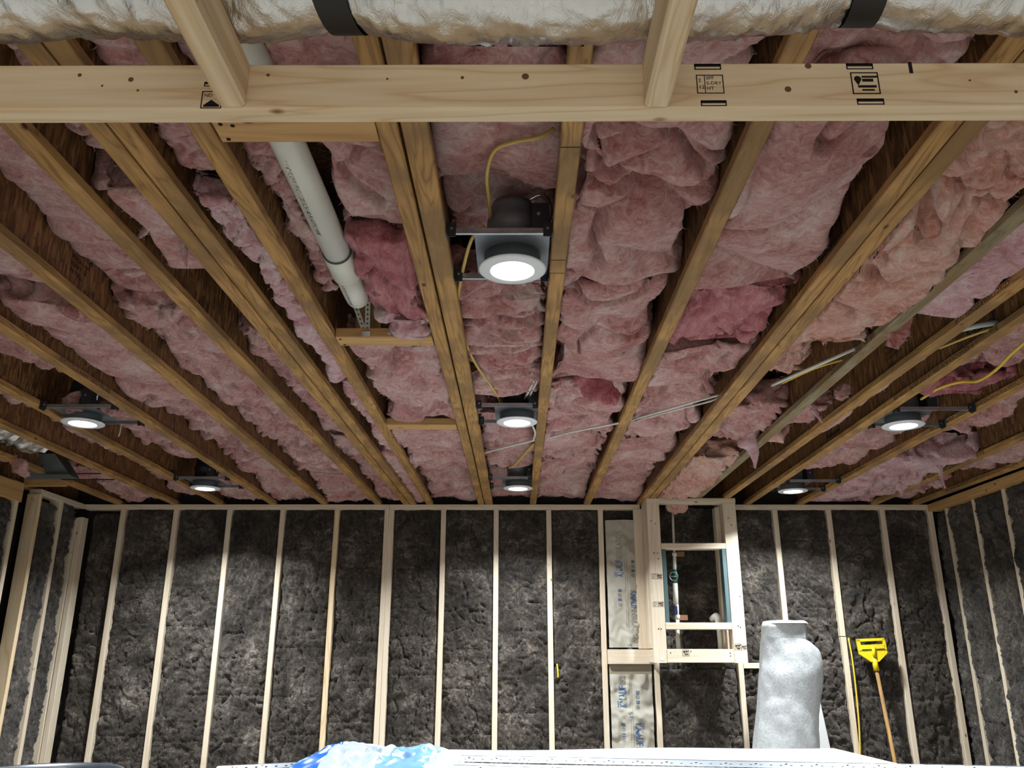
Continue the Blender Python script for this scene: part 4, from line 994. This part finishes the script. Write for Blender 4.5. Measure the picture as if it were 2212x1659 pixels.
# ------------------------------------------------------------------ printed paper bags beside the chase
PAPER = plain('kraft_paper', (.44, .41, .34), .7, 0, .2, .06, 8)
BLUE = plain('blue_print', (.055, .13, .30), .7); GREY = plain('grey_print', (.27, .26, .235), .8)
def bag(label, x0, x1, z0, z1, y, seed, items):
    st_ = .011; nx = int((x1-x0)/st_); nz = int((z1-z0)/st_)
    xx = np.linspace(x0, x1, nx); zz = np.linspace(z1, z0, nz); X, Z = np.meshgrid(xx, zz)
    def hgt(X, Z):
        q = np.stack([np.ravel(X)*1.0, np.full(np.size(X), seed*2.1), np.ravel(Z)*.8], 1); f = np.ravel((X-x0)/(x1-x0))
        h = .022*np.sin(np.pi*np.clip(f, 0, 1))**.6+.022*(1-2*np.abs(pn(q/.16+pn3(q/.3, seed)*.8, seed+2)))+.012*(1-2*np.abs(pn(q/.06+pn3(q/.1, seed+5)*.6, seed+7)))
        return h
    h = hgt(X, Z).reshape(X.shape)
    G = np.stack([X, y-h, Z], -1).reshape(-1, 3)
    o = mk('paper_bag', G, grid_faces(nz, nx), PAPER, None, True); tag(o, label, 'paper bag', 'printed kraft paper bags')
    def put(mb, V, F):
        V = np.array(V); hh = hgt(V[:, 0], V[:, 1]); mb.add([(v[0], y-k-.0022, v[1]) for v, k in zip(V, hh)], F)
    def vert(mb, s, x, z, length, cap, d=1):      # d 1: reads upwards, -1: reads downwards
        V, F = text_mesh(s, 1.0); V = (V-V.min(0))/(V.max(0)-V.min(0))*np.array([length, cap])
        if d > 0: put(mb, np.stack([x-V[:, 1], z+V[:, 0]], 1), F)
        else: put(mb, np.stack([x+V[:, 1], z-V[:, 0]], 1), F)
        return length
    for kind, x, z, size, d in items:
        if kind == 'logo':
            m1 = MB(); cap = .052; L = vert(m1, 'KNAUF', x, z, size, cap, d)
            sg = 1 if d > 0 else -1
            quad_pts = [(x-sg*cap*1.10, z), (x-sg*cap*1.20, z), (x-sg*cap*1.20, z+sg*L*.3), (x-sg*cap*1.10, z+sg*L*.3)]
            put(m1, quad_pts, [(0, 1, 2, 3)]); tag(m1.build('printed_name', BLUE, o), 'bold blue printed lettering')
            m2 = MB(); vert(m2, 'INSULATION', x, z+sg*(L+.006), min(size*1.75, (z1-.02-z-L) if d > 0 else 9), cap*.92, d); tag(m2.build('printed_name', GREY, o), 'outlined grey printed lettering')
        elif kind == 'icons':
            sg = 1 if d > 0 else -1
            for k in range(4):
                m1 = MB(); c = (x, z+sg*k*.033); r = .0125
                if k % 2 == 0:
                    n = 16; V = [(c[0]+rr*math.cos(2*math.pi*i/n), c[1]+rr*math.sin(2*math.pi*i/n)) for rr in (r, r*.72) for i in range(n)]
                    put(m1, V, [(i, (i+1) % n, n+(i+1) % n, n+i) for i in range(n)])
                    put(m1, [(c[0]-r*.3, c[1]-r*.3), (c[0]+r*.3, c[1]-r*.3), (c[0], c[1]+r*.45)], [(0, 1, 2)])
                else: put(m1, [(c[0]-r, c[1]-r*.8), (c[0]+r, c[1]-r*.8), (c[0]+r, c[1]+r*.8), (c[0]-r, c[1]+r*.8)], [(0, 1, 2, 3)])
                m1.build('printed_icon', plain('blue_grey_print', (.10, .135, .20), .7), o)
        elif kind == 'num':
            m1 = MB(); vert(m1, size if isinstance(size, str) else '15', x, z, .035, .030, d); m1.build('printed_number', plain('blue_grey_print', (.10, .135, .20), .7), o)
        elif kind == 'line':
            m1 = MB()
            zz_ = np.linspace(z, z-size, 40)
            for dx in (0, .014): put(m1, [(x+dx+s*.0012, w) for w in zz_ for s in (-1, 1)], [(2*i, 2*i+1, 2*i+3, 2*i+2) for i in range(39)])
            m1.build('printed_line', GREY, o)
    return o
def bxz(px, py, y=6.33): p = P(px, py, 'y', y); return p[0], p[2]
x_, z_ = bxz(1355, 1250)
bag('upper kraft paper insulation bag with blue print, left of the chase', .668, .90, .058, bxz(1350, 1124)[1], D+.025, 3,
    [('logo', .785, bxz(1350, 1246)[1], .120, 1), ('icons', .755, bxz(1350, 1306)[1], 0, 1), ('logo', .835, bxz(1380, 1276)[1], .130, -1), ('icons', .862, bxz(1380, 1243)[1], 0, 1), ('num', .83, bxz(1370, 1402)[1], '15', 1), ('line', .80, .80, .62, 0)])
bag('lower kraft paper insulation bag with blue print, under the pale block', .665, .965, -1.2, bxz(1360, 1456)[1], D+.025, 9,
    [('logo', .775, bxz(1360, 1528)[1], .145, 1), ('icons', .855, bxz(1395, 1527)[1], 0, 1), ('icons', .748, bxz(1367, 1598)[1], 0, 1), ('logo', .83, bxz(1395, 1562)[1], .148, -1), ('num', .818, bxz(1382, 1549)[1], '15', 1), ('line', .80, -.17, .9, 0)])
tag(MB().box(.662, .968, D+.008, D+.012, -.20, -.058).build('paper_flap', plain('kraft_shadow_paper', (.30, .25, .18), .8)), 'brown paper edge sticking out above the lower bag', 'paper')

# ------------------------------------------------------------------ white roll, mop, small wall things
FELT = None
def felt():
    m, t, b = nt('white_fleece'); v = coords(t, (1, 1, 1), False)
    n = noise(t, v, 60, 5, .75, 1.0)
    t.links.new(ramp(t, n, [(.36, (.40, .42, .43)), (.56, (.57, .585, .59))]), b.inputs['Base Color']); b.inputs['Roughness'].default_value = .9; bump(t, b, n, .4, .004); return m
FELT = felt()
YR = 5.85
def roll_axis(t):   # t 0 at the floor, 1 at the top
    top = P(1695, 1342, 'y', YR); low = P(1693, 1620, 'y', YR); k = (top[2]+EYE)/(top[2]-low[2])
    bot = top+(low-top)*k; bot[2] = -EYE
    return bot+(top-bot)*t, (top[2]+EYE)
na, nz = 96, 120; V = []
for i in range(nz):
    t = i/(nz-1); c, hh = roll_axis(t); z = c[2]
    r = .146+.030*(1-t)+.030*math.exp(-((t-.40)/.40)**2)
    if t > .985: r -= .008*(t-.985)/.015
    for k in range(na):
        a = 2*math.pi*k/na*1.035; V.append((c[0]+(r+.012*(a/(2*math.pi)-.5))*math.cos(a-1.0), c[1]+.9*(r+.012*(a/(2*math.pi)-.5))*math.sin(a-1.0), z))
V = np.array(V); V = V+pn3(V/.25, 5)*.010+pn3(V/.08, 6)*.003
F = [(i*na+k, i*na+k+1, (i+1)*na+k+1, (i+1)*na+k) for i in range(nz-1) for k in range(na-1)]
rl = empty('fabric_roll', tuple(roll_axis(0)[0]), 'tall white fleece roll standing against the back wall', 'roll')
mk('rolled_sheet', V, F, FELT, rl, True)
c, hh = roll_axis(.998); MB().lathe(tuple(c), [(.150, -.012), (.135, 0), (.09, -.004), (.06, -.002), (.055, -.05)], 40).build('roll_end', FELT, rl, True)
V = []; nA, nT = 40, 60
for j_ in range(nT):
    v_ = j_/(nT-1)
    for k in range(nA):
        w = k/(nA-1); a = -2.75+w*(2.75+.45)             # round the front from left to right
        tt = (.95-.10*w**1.5-.012*math.sin(w*9))*(1-v_)+.02*v_
        c, _ = roll_axis(tt); r = .146+.030*(1-tt)+.030*math.exp(-((tt-.40)/.40)**2)+.016
        r += (.006+.085*w**2.2)*math.exp(-((tt-.80)/.16)**2)+.012*w
        V.append((c[0]+r*math.cos(a), c[1]+.9*r*math.sin(a), c[2]))
V = np.array(V); V = V+pn3(V/.25, 5)*.010+pn3(V/.07, 8)*.005
tag(mk('loose_edge', V, grid_faces(nT, nA), FELT, rl, True), 'loose outer layer of the sheet')
V = [P(1764, 1515, 'y', 6.16), P(1771, 1512, 'y', 6.16), P(1788, 1640, 'y', 6.16), P(1740, 1640, 'y', 6.16)]
n_ = np.array([0, .012, 0]); lb = MB().add(list(map(np.array, V))+[np.array(v)+n_ for v in V], [(0, 1, 2, 3), (7, 6, 5, 4), (0, 4, 5, 1), (1, 5, 6, 2), (2, 6, 7, 3), (3, 7, 4, 0)])
_t, _b = (np.array(V[0])+np.array(V[1]))/2, (np.array(V[2])+np.array(V[3]))/2
lb = MB(); _d = (_b-_t); _k = (_t[2]+EYE)/(_t[2]-_b[2]); _bb = _t+_d*_k; _bb[2] = -EYE+.001
lb.add([_t+np.array([-.012, 0, 0]), _t+np.array([.012, 0, 0]), _bb+np.array([.30, 0, 0]), _bb+np.array([-.30, 0, 0]), _t+np.array([-.012, .012, 0]), _t+np.array([.012, .012, 0]), _bb+np.array([.30, .012, 0]), _bb+np.array([-.30, .012, 0])],
       [(0, 3, 2, 1), (4, 5, 6, 7), (0, 1, 5, 4), (1, 2, 6, 5), (2, 3, 7, 6), (3, 0, 4, 7)])
tag(lb.build('board_offcut', plain('off_white_board', (.62, .62, .60), .8)), 'pointed white board offcut leaning behind the roll', 'board')

MY = plain('mop_yellow', (.78, .58, .015), .4); YM = 6.20
mt, mb_ = P(1893, 1446, 'y', YM), P(1932, 1640, 'y', YM-.05)
k_ = (mt[2]+EYE)/(mt[2]-mb_[2]); mbot = mt+(mb_-mt)*k_; mbot[2] = -EYE
mo = empty('mop', tuple(mbot), 'yellow mop holder upside down on a wooden handle against the wall', 'mop')
MB().tube([mbot, mt+(mt-mbot)/np.linalg.norm(mt-mbot)*.02], .0125, 14).build('handle', wood('flange', 'z'), mo, True)
ax_ = (mt-mbot)/np.linalg.norm(mt-mbot); sx_ = np.cross(np.array([0, 1., 0]), ax_); sx_ /= np.linalg.norm(sx_); fy = np.cross(ax_, sx_)
def mp(u, v, d): return mt+sx_*u+ax_*v+fy*d
def slabm(poly, d0, d1):
    n = len(poly); return MB().add([mp(u, v, d0) for u, v in poly]+[mp(u, v, d1) for u, v in poly], [tuple(range(n)), tuple(range(2*n-1, n-1, -1))]+[(i, n+i, n+(i+1) % n, (i+1) % n) for i in range(n)])
MB().tube([mp(0, -.01, 0), mp(0, .085, 0)], [.021, .018], 14).build('socket', MY, mo, True)
slabm([(-.028, .05), (.028, .05), (.098, .105), (.098, .130), (-.098, .130), (-.098, .105)], -.010, .012).build('gusset', MY, mo)
slabm([(-.098, .128), (-.080, .128), (-.080, .205), (-.098, .205)], -.014, .016).build('side_arm', MY, mo)
slabm([(.080, .128), (.098, .128), (.098, .195), (.080, .205)], -.014, .016).build('side_arm', MY, mo)
slabm([(-.098, .190), (.094, .190), (.094, .208), (-.098, .208)], -.014, .016).build('top_bar', MY, mo)
slabm([(-.080, .136), (.080, .136), (.080, .166), (-.080, .166)], -.020, -.006).build('clamp_bar', MY, mo)
MB().tube([mp(0, .08, -.014), mp(0, .15, -.022)], .012, 12).build('clamp_screw', MY, mo, True)
cable('yellow cable hanging down the split stud by the mop', [P(1833, 1378, 'y', D-.012), P(1842, 1430, 'y', D-.02), P(1851, 1510, 'y', D-.02), P(1857, 1590, 'y', D-.02), P(1858, 1660, 'y', D-.015)], .006, YEL2)
cable('short bright yellow cable end beside a back wall stud', [P(1203, 1434, 'y', D-.006), P(1205, 1450, 'y', D-.010), P(1205.5, 1464, 'y', D-.006)], .0055, plain('lemon_cable', (.80, .68, .03), .4))

# ------------------------------------------------------------------ board table and things on it at the bottom edge
ZT = -.415
cl_, cr_ = P(700, 1621, 'z', ZT), P(1800, 1615, 'z', ZT)
bd = empty('plasterboard_sheet', ((cl_[0]+cr_[0])/2, cl_[1]-.6, ZT-.0125), 'big white plasterboard sheet lying flat at the bottom edge', 'board')
WB = plain('white_board', (.30, .295, .275), .75, 0, .3, .03, 5)
ex_ = (cr_-cl_); L_ = np.linalg.norm(ex_); ex_ /= L_; ey_ = np.array([.05, -1, 0.]); ey_ -= ex_*ex_.dot(ey_); ey_ /= np.linalg.norm(ey_)
V = []
ni = 24
for z in (ZT, ZT-.0125):
    for j in (0, .3, .6, .9, 1.2):
        for i in range(ni+1):
            p = cl_+ex_*L_*i/ni+ey_*j; V.append((p[0], p[1], z+.004*math.sin(i*.5)*(1-j)))
n1 = ni+1; F = []
for j in range(4):
    for i in range(ni):
        a = j*n1+i; F.append((a, a+n1, a+n1+1, a+1)); b_ = a+5*n1; F.append((b_, b_+1, b_+n1+1, b_+n1))
for i in range(ni): F.append((i, i+1, i+1+5*n1, i+5*n1)); F.append((4*n1+i, 4*n1+i+5*n1, 4*n1+i+1+5*n1, 4*n1+i+1))
for j in range(4): F.append((j*n1, j*n1+5*n1, (j+1)*n1+5*n1, (j+1)*n1)); F.append((j*n1+ni, (j+1)*n1+ni, (j+1)*n1+ni+5*n1, j*n1+ni+5*n1))
mk('sheet', V, F, WB, bd)
for px_, lab in ((.2, 'left wooden trestle under the white plasterboard sheet'), (.8, 'right wooden trestle under the white plasterboard sheet')):
    c = cl_+ex_*L_*px_+ey_*.6; r = empty('trestle', (c[0], c[1], -EYE), lab, 'trestle', 'trestles under the sheet')
    lumber('top_rail', c[0]-.045, c[0]+.045, c[1]-.5, c[1]+.5, ZT-.055, ZT-.0175, wood('pine', 'y'), r)
    for sx in (-1, 1):
        for dy in (-.4, .4):
            MB().prism([(-.045, -.019), (.045, -.019), (.045, .019), (-.045, .019)], [((c[0]+sx*.25, c[1]+dy, -EYE), (0, 1, 0), (1, 0, 0)), ((c[0]+sx*.03, c[1]+dy, ZT-.056), (0, 1, 0), (1, 0, 0))]).build('leg', wood('pine', 'z'), r)
ZN = plain('zinc_bead', (.50, .55, .60), .34, .75, .5, .12, 10)
def bead(label, a, b, w=.034, hgt=.020, flip=1):
    """perforated corner bead: two legs meeting in a nose, holes left open"""
    a, b = np.array(a, float), np.array(b, float); t = b-a; L = np.linalg.norm(t); t /= L; s = np.cross(np.array([0, 0, 1.]), t)
    st = .0095; n = int(L/st); us = [0, .25, .5, .75, 1]; V = []; F = []
    for leg in (1, -1):
        o = len(V)
        for i in range(n+1):
            p = a+t*L*i/n
            for u in us: V.append(p+s*leg*w*u+np.array([0, 0, hgt*(1-u)]))
        for i in range(n):
            for c in range(4):
                if (c == 2 and i % 4 == 0) or (c == 1 and i % 12 == 6): continue
                k = o+i*5+c; F.append((k, k+1, k+6, k+5))
    V += [a+t*L*i/n+np.array([0, 0, hgt+.0]) + s*.003*q_ for i in (0, n) for q_ in (-1, 1)]
    k = len(V)-4; F.append((k, k+1, k+3, k+2))
    return tag(mk('corner_bead', V, F, ZN), label, 'metal strip', 'perforated metal strips on the sheet')
def tz(px, py, dz=.004): return P(px, py, 'z', ZT+dz)
bead('long perforated metal strip across the sheet, farthest back', tz(868, 1640), tz(2230, 1668))
bead('perforated metal strip along the front, right half', tz(880, 1661), tz(1900, 1692, .004), w=.04)
bead('perforated metal strip sloping left behind the plastic bag', tz(640, 1662, .006), tz(862, 1640, .012))
bead('dark perforated metal strip left of the plastic bag', P(470, 1662, 'z', ZT-.01), P(715, 1650, 'z', ZT+.010), w=.05, hgt=.012)
# crumpled plastic bag
def bagmat():
    m, t, b = nt('blue_white_plastic'); v = coords(t, (1, 1, 1), False)
    sx = N(t, 'ShaderNodeSeparateXYZ'); t.links.new(v, sx.inputs[0])
    n = noise(t, v, 2.2, 1); ma = N(t, 'ShaderNodeMath', operation='MULTIPLY_ADD'); t.links.new(n, ma.inputs[0]); ma.inputs[1].default_value = .12; t.links.new(sx.outputs[0], ma.inputs[2])
    c = ramp(t, ma.outputs[0], [(.0, (.62, .72, .80)), (.01, (.62, .72, .80))])
    mr = N(t, 'ShaderNodeMapRange'); mr.inputs[1].default_value = -.45; mr.inputs[2].default_value = .45; t.links.new(ma.outputs[0], mr.inputs[0])
    c = ramp(t, mr.outputs[0], [(.0, (.27, .31, .34)), (.13, (.010, .085, .32)), (.36, (.27, .31, .34)), (.60, (.11, .22, .37)), (.80, (.27, .31, .34))], 'CONSTANT')
    t.links.new(c, b.inputs['Base Color']); b.inputs['Roughness'].default_value = .25; return m
nx, ny = 90, 60; pa_, pb_ = P(650, 1655, 'z', ZT), P(1000, 1655, 'z', ZT); V = []
for j in range(ny):
    for i in range(nx):
        u, w = i/(nx-1), j/(ny-1); V.append((pa_[0]+(pb_[0]-pa_[0])*u, pa_[1]+.30-.62*w, ZT))
V = np.array(V); u = np.tile(np.linspace(0, 1, nx), ny); w = np.repeat(np.linspace(0, 1, ny), nx)
env = np.clip(4*u*(1-u), 0, 1)**.4*np.clip(4*w*(1-w), 0, 1)**.4
hgt = env*(.020+.030*(1-2*np.abs(pn(V/.16+pn3(V/.3, 3), 4)))+.020*(1-2*np.abs(pn(V/.07, 9)))+.03*np.exp(-((u-.25)/.14)**2)+.02*np.exp(-((u-.78)/.08)**2))
V[:, 2] += .004+np.maximum(hgt, 0); V = V+pn3(V/.12, 14)*np.array([.03, .03, 0])*env[:, None]
tag(mk('plastic_bag', V, grid_faces(ny, nx), bagmat(), None, True), 'crumpled blue and white plastic bag on the white sheet', 'bag')
# black drum at the lower left
dcx = P(95, 1652, 'y', 3.6); rd = .30
dr = empty('plastic_drum', (dcx[0], 3.6, -EYE), 'black plastic drum rim at the lower left corner', 'drum')
BK = plain('black_plastic', (.018, .022, .027), .35, 0, .5, .2, 15)
zt_ = P(95, 1646, 'y', 3.6+rd)[2]
MB().lathe((dcx[0], 3.6, zt_), [(rd-.030, -.02), (rd-.022, -.004), (rd-.010, 0), (rd, -.006), (rd+.003, -.018), (rd-.004, -.030), (rd-.020, -.034)], 64).build('rim', BK, dr, True)
MB().lathe((dcx[0], 3.6, -EYE), [(.0, .0), (rd-.06, .0), (rd-.05, .01), (rd-.02, zt_+EYE-.03), (rd-.03, zt_+EYE-.03), (rd-.06, .03), (.0, .03)], 64).build('body', BK, dr, True)
